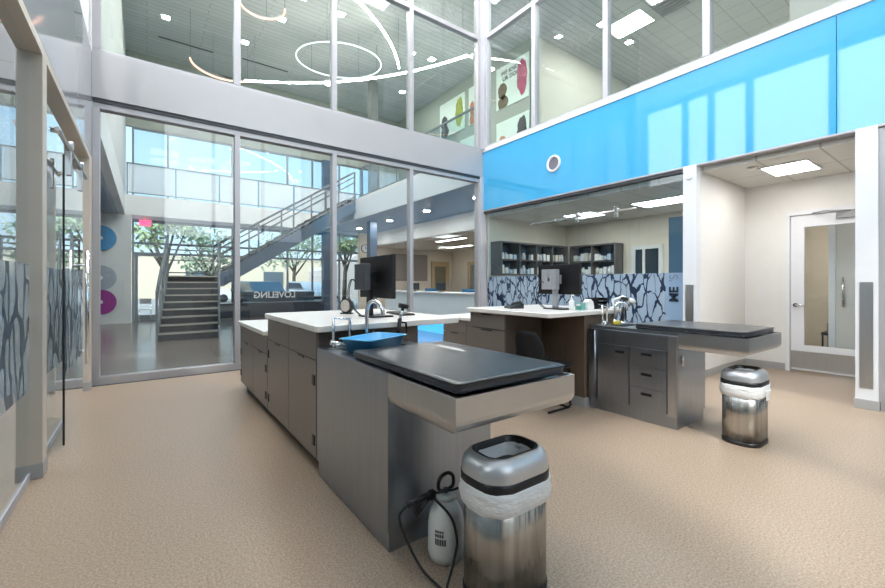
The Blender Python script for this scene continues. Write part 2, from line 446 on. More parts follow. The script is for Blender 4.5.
# pharmacy glass front
t = thing('window_3', (XB, 2.6, 0), 'frameless glass front of the pharmacy', kind='structure')
B(XB + .02, XB + .09, 2.62, 6.70, 0, .06).build('sill', M_alu, t)
for y0, y1 in ((2.61, 3.41), (3.415, 4.21), (4.215, 5.20), (5.205, 6.69)):
    B(XB + .045, XB + .057, y0, y1, .06, 2.87).build('pane', M_glassb, t)
fl = B(XB + .040, XB + .043, 2.86, 6.68, .62, 1.46).build('branch_film', M_film, t)
B(XB + .040, XB + .043, 2.61, 2.858, .3, 1.46).build('frosted_film', mat('frosted blue film', (150, 178, 208), .4, alpha=.85), t)
navy = mat('navy letters', (24, 38, 58), .5); greyl = mat('grey letters', (120, 134, 150), .5)
Tt = lambda y, z: Matrix(((0, 0, -1, XB + .034), (0, 1, 0, y), (1, 0, 0, z), (0, 0, 0, 1)))
text_mesh('ME', 'letters', navy, t, Tt(2.74, 1.15), .17, bold=.006)
text_mesh("'S", 'letters', greyl, t, Tt(2.74, 1.385), .17)
# piers of the right wall with steel corner guards
def pier(name, y0, y1, x1, zt, gz0, gz1, lab):
    p = thing(name, (XB, y0, 0), lab, kind='structure')
    B(XB - .02, x1, y0, y1, .1, zt, .003).build('post', M_wframe, p)
    B(XB - .03, x1, y0 - .01, y1 + .01, 0, .1, .003).build('baseboard', M_base, p)
    yy = (y0 + y1) / 2; hw = (y1 - y0) * .30
    B(XB - .026, XB - .019, yy - hw, yy + hw, gz0, gz1).build('steel_guard', M_steelh, p)
    return p
pier('wall_pier_1', 2.43, 2.60, XB + .12, 2.93, .1, 1.29, 'white pier with a steel guard beside the pharmacy glass')
pier('wall_pier_2', .735, .90, XB + .12, 2.93, .22, 1.32, 'white pier with a tall steel guard right of the doorway recess')
# glass beyond the second pier
t = thing('window_8', (XB, -4, 0), 'glass front with dark branch film at the right edge', kind='structure')
B(XB + .02, XB + .09, -4.1, .72, 0, .1).build('sill', M_alu, t)
B(XB + .045, XB + .057, -4.1, .72, .1, 2.87).build('pane', M_glassb, t)
B(XB + .040, XB + .043, -4.1, .70, .55, 1.46).build('branch_film', M_film3, t)
B(XB + .02, XB + .09, .66, .735, .1, 2.9).build('jamb', M_alu, t)
# recess
S('wall_recess_left', B(XB + .12, 7.94, 2.43, 2.60, 0, 2.95), M_white, 'white side wall of the doorway recess')
S('wall_recess_right', B(XB + .12, 7.94, .70, .86, 0, 2.95), M_white)
XD = 7.82
S('wall_recess_back', MB().box(XD, XD + .12, 1.905, 2.43, 0, 2.9).box(XD, XD + .12, .86, 1.905, 2.38, 2.9), M_white, 'white back wall of the recess around the door')
S('ceiling_recess', B(XB + .12, XD, .86, 2.43, 2.84, 2.93), M_tile, 'tiled ceiling of the doorway recess')
S('baseboard_recess', MB().box(XB + .12, XD, 2.416, 2.43, 0, .1).box(XD - .012, XD, 1.92, 2.416, 0, .1), M_base)
d = thing('door_1', (XD, 1.4, 0), 'white glazed door with a steel kick plate in the recess', kind='structure')
MB().box(XD - .03, XD + .12, 1.86, 1.905, 0, 2.38).box(XD - .03, XD + .12, .86, .90, 0, 2.38).box(XD - .03, XD + .12, .90, 1.86, 2.32, 2.38).build('door_frame', M_wframe, d)
lf = MB().box(XD + .0, XD + .045, 1.70, 1.855, .03, 2.31).box(XD, XD + .045, .905, 1.02, .03, 2.31).box(XD, XD + .045, 1.02, 1.70, 2.14, 2.31).box(XD, XD + .045, 1.02, 1.70, .03, .40).build('leaf', M_wframe, d)
B(XD + .018, XD + .026, 1.02, 1.70, .40, 2.14).build('pane', M_glass, d)
B(XD - .006, XD, .92, 1.85, .06, .31).build('kick_plate', M_steelh, d)
h_ = MB().cyl((XD, 1.79, .99), (XD - .05, 1.79, .99), .028).tube([(XD - .05, 1.79, .99), (XD - .055, 1.74, .99), (XD - .05, 1.67, .985)], .011).build('door_handle', M_chrome, d)
MB().box(XD - .05, XD, 1.05, 1.35, 2.22, 2.30).tube([(XD - .03, 1.2, 2.31), (XD - .17, 1.42, 2.32), (XD - .02, 1.6, 2.33)], .012).build('door_closer', M_grey, d)
# corridor behind recess door
S('wall_corridor', B(10.2, 10.3, -1.5, 2.9, 0, 2.9), mat('beige paint', (196, 184, 164), .7), 'beige corridor wall beyond the glazed door')
S('ceiling_corridor', B(7.94, 10.2, -1.5, 2.6, 2.7, 2.8), M_tile)
d = thing('door_2', (9.2, 1.1, 0), 'inner white door with a long pull handle seen through the glass', kind='structure')
MB().box(8.60, 8.66, 1.50, 1.58, 0, 2.3).box(8.60, 8.66, .45, .53, 0, 2.3).box(8.6, 8.66, .53, 1.50, 2.22, 2.3).box(8.60, 8.66, 1.58, 2.55, 2.22, 2.3).build('door_frame', M_wframe, d)
B(8.62, 8.65, .53, 1.50, .01, 2.22).build('leaf', mat('pale door leaf', (222, 219, 212), .5), d)
MB().cyl((8.57, 1.41, .95), (8.57, 1.41, 1.4), .015).cyl((8.57, 1.41, 1.0), (8.62, 1.41, 1.0), .01).cyl((8.57, 1.41, 1.35), (8.62, 1.41, 1.35), .01).build('door_handle', M_chrome, d)

# --- left wall (C)
XG = -.635
S('wall_left', B(XC - .12, XC, -4.2, YA, 2.90, Z2 - .03), M_pale, 'pale grey glossy glass band above the sliding doors')
S('trim_8', B(-.70, XC + .0, -4.2, YA, 2.84, 2.899), M_tan)
t = thing('window_5', (XG, 3.9, 0), 'left glass wall beside the sliding glass doors', kind='structure')
MB().box(-.70, XC + .001, 3.78, 3.92, .1, 2.84, .002).build('post', M_tan, t)
MB().box(-.70, XC + .004, 3.776, 3.924, 0, .1, .002).build('baseboard', M_base, t)
MB().box(-.70, XC + .001, 6.55, 6.80, .1, 2.84, .002).build('post', M_tan, t)
MB().box(-.70, XC + .004, 6.54, 6.80, 0, .1, .002).build('baseboard', M_base, t)
B(XG - .006, XG + .006, -4.1, 3.78, .05, 2.84).build('pane', M_glassb, t)
B(XG - .006, XG + .006, 3.92, 5.15, .05, 2.84).build('pane', M_glassb, t)
B(XG - .012, XG + .012, -4.1, 3.78, 0, .05).build('channel', M_aluw, t)
B(XG - .012, XG + .012, 3.92, 5.15, 0, .05).build('channel', M_aluw, t)
B(XG + .0065, XG + .009, -4.1, 3.76, .6, 1.43).build('branch_film', M_film2, t)
B(XG + .0065, XG + .009, 3.93, 5.14, .6, 1.43).build('branch_film', M_film2, t)
# sliding barn door of glass on a rail
d = thing('door_3', (XC + .04, 5.0, 0), 'frameless glass sliding door with a long pull bar on the left wall', kind='structure')
B(XC + .030, XC + .042, 4.35, 5.45, .03, 2.32).build('leaf', M_glassb, d)
B(XC + .030, XC + .043, 4.335, 4.35, .03, 2.32).build('edge_strip', M_black, d)
B(XC + .0425, XC + .0445, 4.38, 5.40, .6, 1.43).build('branch_film', M_film2, d)
rail = MB().cyl((XC + .045, 4.0, 2.42), (XC + .045, 5.7, 2.42), .016).build('rail', M_steelh, d)
for y in (4.55, 5.25):
    MB().box(XC + .02, XC + .06, y - .03, y + .03, 2.2, 2.40, .004).cyl((XC + .02, y, 2.45), (XC + .07, y, 2.45), .035).build('hanger', M_steelh, d)
for y in (4.05, 4.8, 5.6): MB().cyl((XC, y, 2.42), (XC + .05, y, 2.42), .02).build('rail_bracket', M_chrome, d)
MB().cyl((XC + .10, 5.2, .53), (XC + .10, 5.2, 1.62), .016).cyl((XC + .03, 5.2, .66), (XC + .10, 5.2, .66), .011).cyl((XC + .03, 5.2, 1.48), (XC + .10, 5.2, 1.48), .011).build('door_handle', M_chrome, d)
# upper windows of left wall (day light)
glazed('window_6', 'Y', XC - .13, -4.2, YA - .12, Z2 - .03, 6.8, [5.42, 4.75, 3.85, 2.25, .7, -.9, -2.5], [], M_glass, .16, .12, fm=M_aluw, label='bright upper windows over the left wall', foot=.1)
S('wall_left_upper', B(XC - .14, XC - .0, -4.2, YA, 6.8, ZT), M_white)
S('wall_left_corner', B(XC - .14, XC, YA - .12, YA, Z2 - .03, 6.8), M_white)
# side room behind left wall
S('wall_side_room', B(-4.2, -4.0, -4.2, 6.74, 0, 2.9), mat('cool paint', (200, 208, 214), .7))
S('ceiling_side_room', B(-4.2, -.71, -4.2, 6.74, 2.9, 3.1), M_tile)
S('wall_side_room_far', B(-4.0, -.71, 6.74, 6.84, 0, 2.9), mat('side room paint', (204, 206, 206), .7))

# --- lobby shell
S('wall_lobby_left', B(-.75, -.6, YA + .17, 18, Z2, ZT), M_lobwall, 'pale upper wall on the left of the lobby')
S('trim_9', B(-.75, -.585, YA + .17, 17.0, 3.60, Z2), M_fascia, 'white mezzanine edge along the left of the lobby')
S('ceiling_lobby_left', B(-4.2, -.75, YA + .05, 18, 3.60, 3.7), M_soffit)
S('wall_lobby_disc', B(-4.2, -.42, 17.0, 17.15, 0, 3.60), M_lobwall, 'white lobby wall with three round discs')
S('wall_lobby_far_left', B(-4.2, -4.05, 6.85, 17, 0, 3.6), M_lobwall)
# far walkway
S('trim_10', B(-.585, 9.0, 17.0, 17.95, 3.60, Z2), M_fascia, 'white edge of the far walkway under its railing')
# right mezzanine slab
S('trim_11', B(6.0, 16, YA + .18, 17.0, 3.60, Z2), M_soffit)
S('trim_12', B(5.96, 6.0, YA + .18, 17.0, 3.58, Z2 + .02), M_fascia, 'white edge of the right hand mezzanine')
S('trim_13', B(8.3, 8.4, YA + .2, 17.0, 3.02, 3.60), M_fascia, 'pale bulkhead over the reception area')
S('ceiling_reception', B(8.4, 13.6, YA + .2, 17.0, 3.0, 3.08), mat('warm ceiling', (236, 228, 214), .8))
S('wall_lobby_right', B(7.75, 16, 17.0, 17.2, 0, 3.60), M_cream, 'cream wall at the back of the reception')
S('wall_reception_side', B(13.0, 13.2, YA + .2, 17.0, 0, 3.05), M_cream)
S('wall_reception_near', B(XB + .13, 13.0, YA + .19, YA + .25, 0, 3.6), M_white)
S('wall_poster', B(10.3, 10.45, 9.2, 18, Z2, ZT), M_green, 'grey green upstairs wall with dog posters')
S('wall_upstairs', B(10.45, 16.1, 9.0, 9.2, Z2, ZT), mat('upstairs paint', (206, 206, 198), .7), 'pale upstairs wall behind the upper glass')
S('wall_upstairs_right', B(16.1, 16.3, -4.2, 9.0, Z2, ZT), M_white)
S('wall_upstairs_partition', B(13.4, 13.55, -4.0, 3.2, Z2, ZT - .6), M_white)
S('floor_upstairs', B(XB + .15, 16.1, -4.2, YA + .17, Z2 - .3, Z2), M_pfloor)
# far facade
S('wall_facade_head', B(-.6, 10.3, 17.95, 18.1, 6.85, ZT), M_green, 'grey green bulkhead above the far windows')
t = thing('window_7', (3.5, 18, 0), 'two storey outer glazing at the far side of the lobby', kind='structure')
for z0, z1 in ((0, .06), (2.35, 2.43), (2.72, 2.79), (3.5, 3.6), (Z2, Z2 + .06), (6.79, 6.85)):
    B(-.42, 8.9, 17.98, 18.08, z0, z1).build('transom', M_stair, t)
for x in (-.40, .62, 2.75, 4.88, 5.95, 7.2, 8.3, 8.9):
    B(x - .03, x + .03, 17.97, 18.09, .06, 6.79).build('mullion', M_stair, t)
B(-.38, 8.9, 18.02, 18.03, .06, 6.79).build('pane', glass_mat('outer glass', (.86, .93, .97), .25), t)
S('wall_facade_return', B(8.95, 10.3, 17.95, 18.1, 3.6, 6.85), M_lobwall)
d = thing('door_4', (.1, 17.9, 0), 'grey framed entrance door left of the stairs', kind='structure')
MB().box(-.36, -.26, 17.86, 17.97, 0, 2.4).box(.50, .60, 17.86, 17.97, 0, 2.4).box(-.26, .5, 17.86, 17.97, 2.3, 2.4).box(-.26, .5, 17.86, 17.97, 0, .2).build('door_frame', M_stair, d)
MB().cyl((.42, 17.82, .8), (.42, 17.82, 1.4), .015).build('door_handle', M_chrome, d)
# reversed window letters
bd = thing('window_lettering', (4, 17.93, .6), 'dark band with white mirrored letters on the lobby window', 'window sign')
B(2.7, 6.0, 17.93, 17.94, .58, .98).build('band', mat('dark teal film', (34, 62, 78), .4, alpha=.85), bd)
mir = Matrix.Translation((4.35, 17.92, .84)) @ Matrix.Rotation(R(90), 4, 'X') @ Matrix.Scale(-1, 4, (1, 0, 0))
text_mesh('LOVELING', 'letters', mat('white letters', (240, 244, 246), .5, emit=None), bd, mir, .36, bold=.01)

# ================================================================== FURNITURE: island one
def front(root, name, plane, u0, u1, z0, z1, m, axis='X', sgn=-1, th=.02, gap=.003):
    a, b = (plane + sgn * th, plane) if sgn < 0 else (plane, plane + th)
    if axis == 'X': mb = B(a, b, u0 + gap, u1 - gap, z0 + gap, z1 - gap, .0015)
    else: mb = B(u0 + gap, u1 - gap, a, b, z0 + gap, z1 - gap, .0015)
    return mb.build(name, m, root)
def base_cab(name, x0, x1, y0, y1, ztop, label, cols, hinge_at, zd=.20, group=None, mm=None):
    mm = mm or M_lam
    t = thing(name, (x0, y0, 0), label, 'cabinet', group)
    B(x0 + .02, x1, y0, y1, .1, ztop).build('body', M_lamd, t)
    B(x0 + .07, x1 - .05, y0, y1, 0, .1).build('plinth', M_black, t)
    for i in range(len(cols) - 1):
        u0, u1 = cols[i], cols[i + 1]
        dr = front(t, 'drawer', x0 + .02, u0, u1, ztop - zd, ztop, mm)
        B(x0 - .004, x0 + .002, (u0 + u1) / 2 - .07, (u0 + u1) / 2 + .07, ztop - .014, ztop - .004).build('pull_tab', M_black, dr)
        do = front(t, 'door', x0 + .02, u0, u1, .1, ztop - zd, mm)
        B(x0 - .006, x0 + .004, (u0 + u1) / 2 - .07, (u0 + u1) / 2 + .07, ztop - zd - .018, ztop - zd - .004).build('pull_tab', M_black, do)
    for u in hinge_at:
        for z in (.22, ztop - zd - .14):
            B(x0 - .008, x0 + .01, u - .022, u + .022, z - .035, z + .035, .002).build('hinge', M_black, t)
    return t
X1 = .935
base_cab('base_cabinet', X1, 1.76, 2.755, 4.13, .975, 'taller taupe cabinet of the near island, directly behind the near steel table', [2.755, 3.42, 4.13], [2.80, 4.10])
base_cab('base_cabinet', X1, 1.55, 4.14, 5.52, .80, 'lower taupe cabinet at the far end of the near island, towards the glass wall', [4.14, 4.80, 5.52], [4.20, 5.48], zd=.18)
def slab(name, x0, x1, y0, y1, z0, z1, r, label):
    pts = []
    for cx_, cy_, a0 in ((x1 - r, y1 - r, 0), (x0 + r, y1 - r, 90), (x0 + r, y0 + r, 180), (x1 - r, y0 + r, 270)):
        for k in range(7): a = R(a0 + k * 15); pts.append((cx_ + r * math.cos(a), cy_ + r * math.sin(a)))
    b = .005
    def ring(z, ins): return [(x + (-ins if x > (x0 + x1) / 2 else ins), y + (-ins if y > (y0 + y1) / 2 else ins), z) for x, y in pts]
    return MB().loft([ring(z0, b), ring(z0 + b, 0), ring(z1 - b, 0), ring(z1, b)], smooth=False).build(name, M_quartz, None, label, 'worktop', base=((x0 + x1) / 2, (y0 + y1) / 2, z0))
slab('worktop', .905, 2.13, 2.66, 4.16, .976, 1.02, .05, 'white worktop with rounded corners carrying the monitor behind the blue tray')
slab('worktop', .905, 1.60, 4.165, 5.55, .801, .845, .03, 'low white worktop at the far end of the near island')

def steel_table(x0, x1, y0, y1, yf, tx1, side, label, front_kind):
    """x0..x1 body, y0..y1 body, yf front of the cantilevered tray"""
    t = thing('exam_table', (x0, y0, 0), label, 'exam table')
    zt, zb = .868, .722
    yb_ = y0 + .5
    b = MB().box(x0, x1, y0, y1, .105, zb).box(x0, tx1, y0, yb_, zb, zt).box(x0, x1, yb_, y1, zb, .80).box(x0, x0 + .10, yb_, y1, .80, zt).box(x1 - .1, x1, yb_, y1, .80, zt).box(x0 + .1, x1 - .1, yb_, yb_ + .06, .80, zt).box(x0 + .1, x1 - .1, y1 - .16, y1, .80, zt)
    b.build('body', M_steel, t)
    B(x0 + .012, x1 - .012, y0 + .012, y1, 0, .105).build('plinth', M_steel, t)
    # cantilevered top with rounded lower edges: a shallow tray
    r = .055; prof = []
    x_a, x_b = x0, tx1; y_a = yf; y_b = y0
    rings = []
    seq = [(r, zb)] + [(r - r * math.sin(R(a)), zb + r - r * math.cos(R(a))) for a in (18, 36, 54, 72, 90)] + [(0, zt)]
    for ins, z in seq:
        iy = ins
        rings.append([(x_a + ins * .45, y_a + iy, z), (x_b - ins, y_a + iy, z), (x_b - ins, y_b, z), (x_a + ins * .45, y_b, z)])
    rings += [[(x_a + .012, y_a + .012, zt), (x_b - .012, y_a + .012, zt), (x_b - .012, y_b, zt), (x_a + .012, y_b, zt)],
              [(x_a + .012, y_a + .012, zt - .02), (x_b - .012, y_a + .012, zt - .02), (x_b - .012, y_b, zt - .02), (x_a + .012, y_b, zt - .02)]]
    MB().loft(rings, smooth=False).build('cantilever_top', M_steelh, t)
    # sink deck with a basin
    sx0, sx1, sy0, sy1 = x0 + .10, x1 - .10, y_b + .06, y1 - .16
    y_s = y0 + .5 + .06
    MB().box(sx0, sx1, y_s, sy1, .801, .804).cyl(((sx0 + sx1) / 2, (y_s + sy1) / 2, .804), ((sx0 + sx1) / 2, (y_s + sy1) / 2, .807), .035).build('basin', M_steelh, t)
    return t
et1 = steel_table(X1, 1.60, 1.729, 2.735, 1.20, 1.655, -1, 'near stainless steel exam table with a cantilevered top beside the white sprayer', None)

def mat_cushion(x0, x1, y0, y1, z0, label):
    t = thing('exam_table_mat', ((x0 + x1) / 2, (y0 + y1) / 2, z0), label, 'table mat')
    h = .048; n = 14
    def ring(z, ins, r=.03):
        pts = []
        for cx_, cy_, a0 in ((x1 - r, y1 - r, 0), (x0 + r, y1 - r, 90), (x0 + r, y0 + r, 180), (x1 - r, y0 + r, 270)):
            for k in range(5):
                a = R(a0 + k * 22.5); px = cx_ + r * math.cos(a); py = cy_ + r * math.sin(a)
                sx = -1 if px > (x0 + x1) / 2 else 1; sy = -1 if py > (y0 + y1) / 2 else 1
                pts.append((px + sx * ins, py + sy * ins, z))
        return pts
    MB().loft([ring(z0, .012), ring(z0 + .006, .003), ring(z0 + .018, 0), ring(z0 + .023, .006), ring(z0 + .028, 0), ring(z0 + .040, .001), ring(z0 + .046, .008), ring(z0 + h, .022)]).build('cushion', M_vinyl, t)
    rr = ring(z0 + .041, -.001)
    MB().tube(rr, .0035, 6, closed=True).build('piping', M_black, t)
    return t
mat_cushion(.965, 1.625, 1.225, 2.215, .869, 'black vinyl mat on the near exam table')

# blue plastic tray
t = thing('plastic_tray', (1.20, 2.405, .87), 'sky blue plastic tray standing by the tap on the near exam table', 'tray', rz=R(25))
hx, hy, hh = .20, .125, .085
def rr_(hx, hy, z, r=.03):
    p = []
    for cx_, cy_, a0 in ((hx - r, hy - r, 0), (-hx + r, hy - r, 90), (-hx + r, -hy + r, 180), (hx - r, -hy + r, 270)):
        for k in range(5): a = R(a0 + k * 22.5); p.append((cx_ + r * math.cos(a), cy_ + r * math.sin(a), z))
    return p
L(t, MB().loft([rr_(hx - .03, hy - .03, .003), rr_(hx - .008, hy - .008, hh), rr_(hx + .006, hy + .006, hh), rr_(hx + .006, hy + .006, hh + .005), rr_(hx - .012, hy - .012, hh + .005), rr_(hx - .034, hy - .034, .008)]), 'shell', M_tray)

def faucet(x, y, z, label, rz=0, h=.22, lever=True):
    t = thing('faucet', (x, y, z), label, 'tap', rz=rz)
    L(t, MB().lathe((0, 0, 0), [(.03, 0), (.03, .008), (.018, .014), (.016, .05)], 20), 'base', M_chrome)
    L(t, MB().tube([(0, 0, .04), (0, 0, h * .75), (0, -.03, h), (0, -.09, h + .01), (0, -.14, h - .03), (0, -.15, h - .08)], .014, 12, smooth_n=6), 'spout', M_chrome)
    if lever: L(t, MB().tube([(0, 0, .05), (.03, 0, .06), (.07, 0, .09)], .007, 8), 'lever', M_chrome)
    return t
fa = faucet(1.25, 2.622, .868, 'chrome gooseneck tap behind the blue tray', R(20), .30)
# chrome hose bracket
def bracket(x, y, z, label):
    t = thing('hose_bracket', (x, y, z), label, 'tap fitting', rz=R(12))
    L(t, MB().tube([(-.06, 0, 0), (-.06, 0, .205), (.07, 0, .19), (.07, 0, .005)], .011, 10), 'frame', M_chrome)
    L(t, MB().ball((-.03, -.01, .02), .024).cyl((-.08, 0, .045), (.02, -.02, .02), .016), 'valve', M_chrome)
    L(t, MB().box(-.085, .075, -.03, .03, 0, .006, .002), 'base', M_steelh)
    return t
bracket(1.06, 2.62, .868, 'chrome bracket and valve at the left end of the near sink deck')
def sprayer_arm(x, y, z, label, rz=0):
    t = thing('hand_sprayer', (x, y, z), label, 'sprayer', rz=rz)
    L(t, MB().lathe((0, 0, 0), [(.024, 0), (.024, .01), (.014, .02)], 16), 'base', M_chrome)
    L(t, MB().tube([(0, 0, .015), (.0, 0, .07), (.008, 0, .14)], .013, 10), 'grip', M_black)
    L(t, MB().tube([(.008, 0, .135), (.018, 0, .17), (.03, 0, .205)], .010, 10), 'neck', M_chrome)
    L(t, MB().cyl((.030, 0, .20), (.036, 0, .225), .03, .034), 'spray_head', M_black)
    L(t, MB().tube([(.008, 0, .12), (.05, 0, .115), (.055, 0, .04)], .007, 8), 'trigger', M_blackm)
    t.scale = (1.25, 1.25, 1.25)
    return t
sprayer_arm(1.50, 2.61, .868, 'black gripped hand sprayer right of the near tap')

# ------------------------------------------------------------------ island two
X2 = 3.797
et2 = steel_table(X2, 4.36, 1.677, 2.56, 1.15, 4.58, -1, 'far stainless steel exam table with a door and three drawers beside the small bin', None)
def handle_slot(par, y0, y1, z):
    B(X2 - .026, X2 - .0195, y0, y1, z - .013, z + .013, .002).build('pull', M_black, par)
B(X2 - .018, X2 - .0, 1.72, 2.46, .70, .835, .001).build('apron', M_steel, et2)
dd = front(et2, 'door', X2, 2.12, 2.46, .125, .695, M_steel); handle_slot(dd, 2.17, 2.26, .63)
for z0, z1 in ((.51, .695), (.325, .505), (.125, .32)):
    q = front(et2, 'drawer', X2, 1.765, 2.115, z0, z1, M_steel); handle_slot(q, 1.90, 2.0, z1 - .055)
MB().box(X2 - .02, X2, 1.68, 1.755, .11, .835, .001).build('corner_strip', M_steelh, et2)
MB().box(X2 - .035, X2, 2.465, 2.555, .11, .835, .001).cyl((X2 - .04, 2.475, .13), (X2 - .04, 2.475, .82), .008).build('hinge_post', M_steel, et2)
MB().cyl((X2 + .05, 1.66, .56), (X2 + .05, 1.66, .66), .010).box(X2 + .035, X2 + .065, 1.655, 1.678, .58, .66, .002).build('latch', M_chrome, et2)
mat_cushion(3.835, 4.555, 1.19, 2.10, .869, 'black vinyl mat on the far exam table')
faucet(4.09, 2.455, .868, 'chrome gooseneck tap on the far exam table', R(60), .22)
bracket(3.89, 2.45, .868, 'chrome bracket and valve at the left end of the far sink deck')
sprayer_arm(4.22, 2.44, .868, 'black gripped hand sprayer on the far exam table')
t = thing('sponge_duck', (4.02, 2.40, .868), 'small yellow sponge on the far sink deck', 'sponge'); t.name = 'sponge'
MB().box(3.985, 4.055, 2.36, 2.42, .869, .91, .01).build('pad', mat('yellow sponge', (226, 206, 90), .9, noise=.2, bump=.5, bscale=80), t)
# desk part
t = thing('drawer_cabinet', (3.12, 3.12, 0), 'taupe drawer cabinet holding up the far end of the second desk', 'cabinet')
B(3.12, 3.70, 3.13, 3.70, .1, .975).build('body', M_lamd, t)
B(3.17, 3.68, 3.15, 3.68, 0, .1).build('plinth', M_black, t)
for z0, z1 in ((.80, .97), (.46, .795), (.11, .455)):
    q = front(t, 'drawer', 3.12, 3.13, 3.70, z0, z1, M_lam)
    B(3.092, 3.101, 3.33, 3.5, z1 - .02, z1 - .006).build('pull_tab', M_black, q)
t = thing('base_cabinet', (3.72, 2.58, 0), 'dark taupe cabinet back forming the knee space behind the black chair', 'cabinet')
B(3.72, 4.33, 2.575, 3.72, .1, .975).build('body', mat('dark wood laminate', (104, 90, 78), .4, noise=.12, nscale=4, stretch=(6, 6, .5)), t)
B(3.715, 4.33, 2.57, 3.72, 0, .1).build('plinth', M_base, t)
t = base_cab('base_cabinet', 3.52, 4.33, 3.73, 4.82, .80, 'low taupe cabinet at the far end of the second island', [3.73, 4.28, 4.82], [3.78], zd=.18)
slab('worktop', 3.06, 4.36, 2.50, 3.74, .976, 1.02, .03, 'white worktop of the second desk above the black chair')
slab('worktop', 3.49, 4.36, 3.745, 4.85, .801, .845, .02, 'low white worktop at the far end of the second island')

# chair
t = thing('office_chair', (3.40, 2.84, 0), 'black chair with a mesh back in the knee space of the second desk', 'chair')
B(3.20, 3.62, 2.64, 3.06, .43, .48, .02, seg=3).build('seat', mat('black seat fabric', (26, 27, 30), .8, noise=.2), t)
m_ = MB()
rg = []
for k in range(7):
    z = .50 + k * .053; xb = 3.205 - .02 * k * k / 12; hw = .19 - .003 * k if k < 5 else .19 - .02 * (k - 3)
    rg.append([(xb, 2.85 - hw, z), (xb + .012, 2.85, z), (xb, 2.85 + hw, z), (xb - .018, 2.85 + hw, z), (xb - .006, 2.85, z), (xb - .018, 2.85 - hw, z)])
m_.loft(rg); m_.build('backrest', mat('black mesh', (20, 21, 24), .6, noise=.5, nscale=60), t)
for y in (2.66, 3.04):
    MB().tube([(3.215, y, .58), (3.24, y, .40), (3.58, y, .40), (3.60, y, .36), (3.60, y, .03), (3.57, y, .012), (3.25, y, .012)], .012, 8).build('leg', M_blackm, t)
MB().cyl((3.57, 2.66, .012), (3.57, 3.04, .012), .011).build('stretcher', M_blackm, t)

# ------------------------------------------------------------------ bins
def bin_(x, y, label, rz=0, tail=False):
    t = thing('waste_bin', (x, y, 0), label, 'waste bin', 'oval stainless steel waste bins', rz=rz)
    def rg(hx, hy, r, z, wav=0, seed=0):
        p = []
        rnd = random.Random(seed)
        i = 0
        for cx_, cy_, a0 in ((hx - r, hy - r, 0), (-hx + r, hy - r, 90), (-hx + r, -hy + r, 180), (hx - r, -hy + r, 270)):
            for k in range(9):
                a = R(a0 + k * 11.25); q = r + rnd.uniform(-wav, wav)
                p.append((cx_ + q * math.cos(a), cy_ + q * math.sin(a), z + rnd.uniform(-wav, wav))); i += 1
        return p
    hx, hy, r = .182, .135, .115
    L(t, MB().loft([rg(hx + .003, hy + .003, r, 0), rg(hx + .003, hy + .003, r, .03)]), 'base', M_black)
    L(t, MB().loft([rg(hx, hy, r, .03), rg(hx, hy, r, .465)]), 'body', mat('banded stainless steel', (196, 192, 186), .24, .95, noise=.45, nscale=3.2, bump=.55, bscale=5, stretch=(8, 8, .02)))
    L(t, MB().loft([rg(hx + .004, hy + .004, r, .385, .004, 1), rg(hx + .010, hy + .010, r, .40, .003, 2), rg(hx + .014, hy + .013, r, .43, .005, 3), rg(hx + .009, hy + .009, r, .455, .003, 4), rg(hx + .012, hy + .012, r, .48, .003, 5), rg(hx - .01, hy - .01, r, .484), rg(hx - .03, hy - .03, r - .01, .40), rg(hx - .03, hy - .03, r - .01, .36)], cap=(False, True)), 'bin_liner', M_bag)
    L(t, MB().loft([rg(hx + .006, hy + .006, r, .472), rg(hx + .008, hy + .008, r, .475), rg(hx + .008, hy + .008, r, .515), rg(hx + .002, hy + .002, r, .518)]), 'lid_band', M_black)
    L(t, MB().loft([rg(hx + .006, hy + .006, r, .516), rg(hx + .006, hy + .006, r, .545), rg(hx - .002, hy - .002, r - .004, .572), rg(hx - .018, hy - .018, r - .012, .592), rg(hx - .036, hy - .036, r - .04, .600), rg(hx - .046, hy - .046, r - .05, .598)], cap=(False, False)), 'lid', mat('satin lid steel', (206, 207, 210), .38, .75, noise=.04))
    L(t, MB().loft([rg(hx - .038, hy - .038, r - .042, .6005), rg(hx - .046, hy - .046, r - .05, .602), rg(hx - .054, hy - .050, r - .056, .598), rg(hx - .058, hy - .052, r - .056, .53)], cap=(False, False)), 'lid_opening', M_black)
    L(t, MB().loft([rg(hx - .062, hy - .056, r - .058, .575, .003, 6), rg(hx - .066, hy - .060, r - .06, .50, .004, 7), rg(hx - .09, hy - .08, .03, .46, .002, 8)], cap=(False, True)), 'inner_bag', M_bag)
    if tail: L(t, MB().box(-.02, .055, -.155, -.149, .36, .44, .002), 'liner_flap', M_bag)
    return t
bin_(1.250, 1.258, 'large near stainless steel bin with a white liner in front of the exam table', R(0))
bin_(4.030, 1.255, 'stainless steel bin under the far exam table top, a liner flap hanging out', R(0), True)

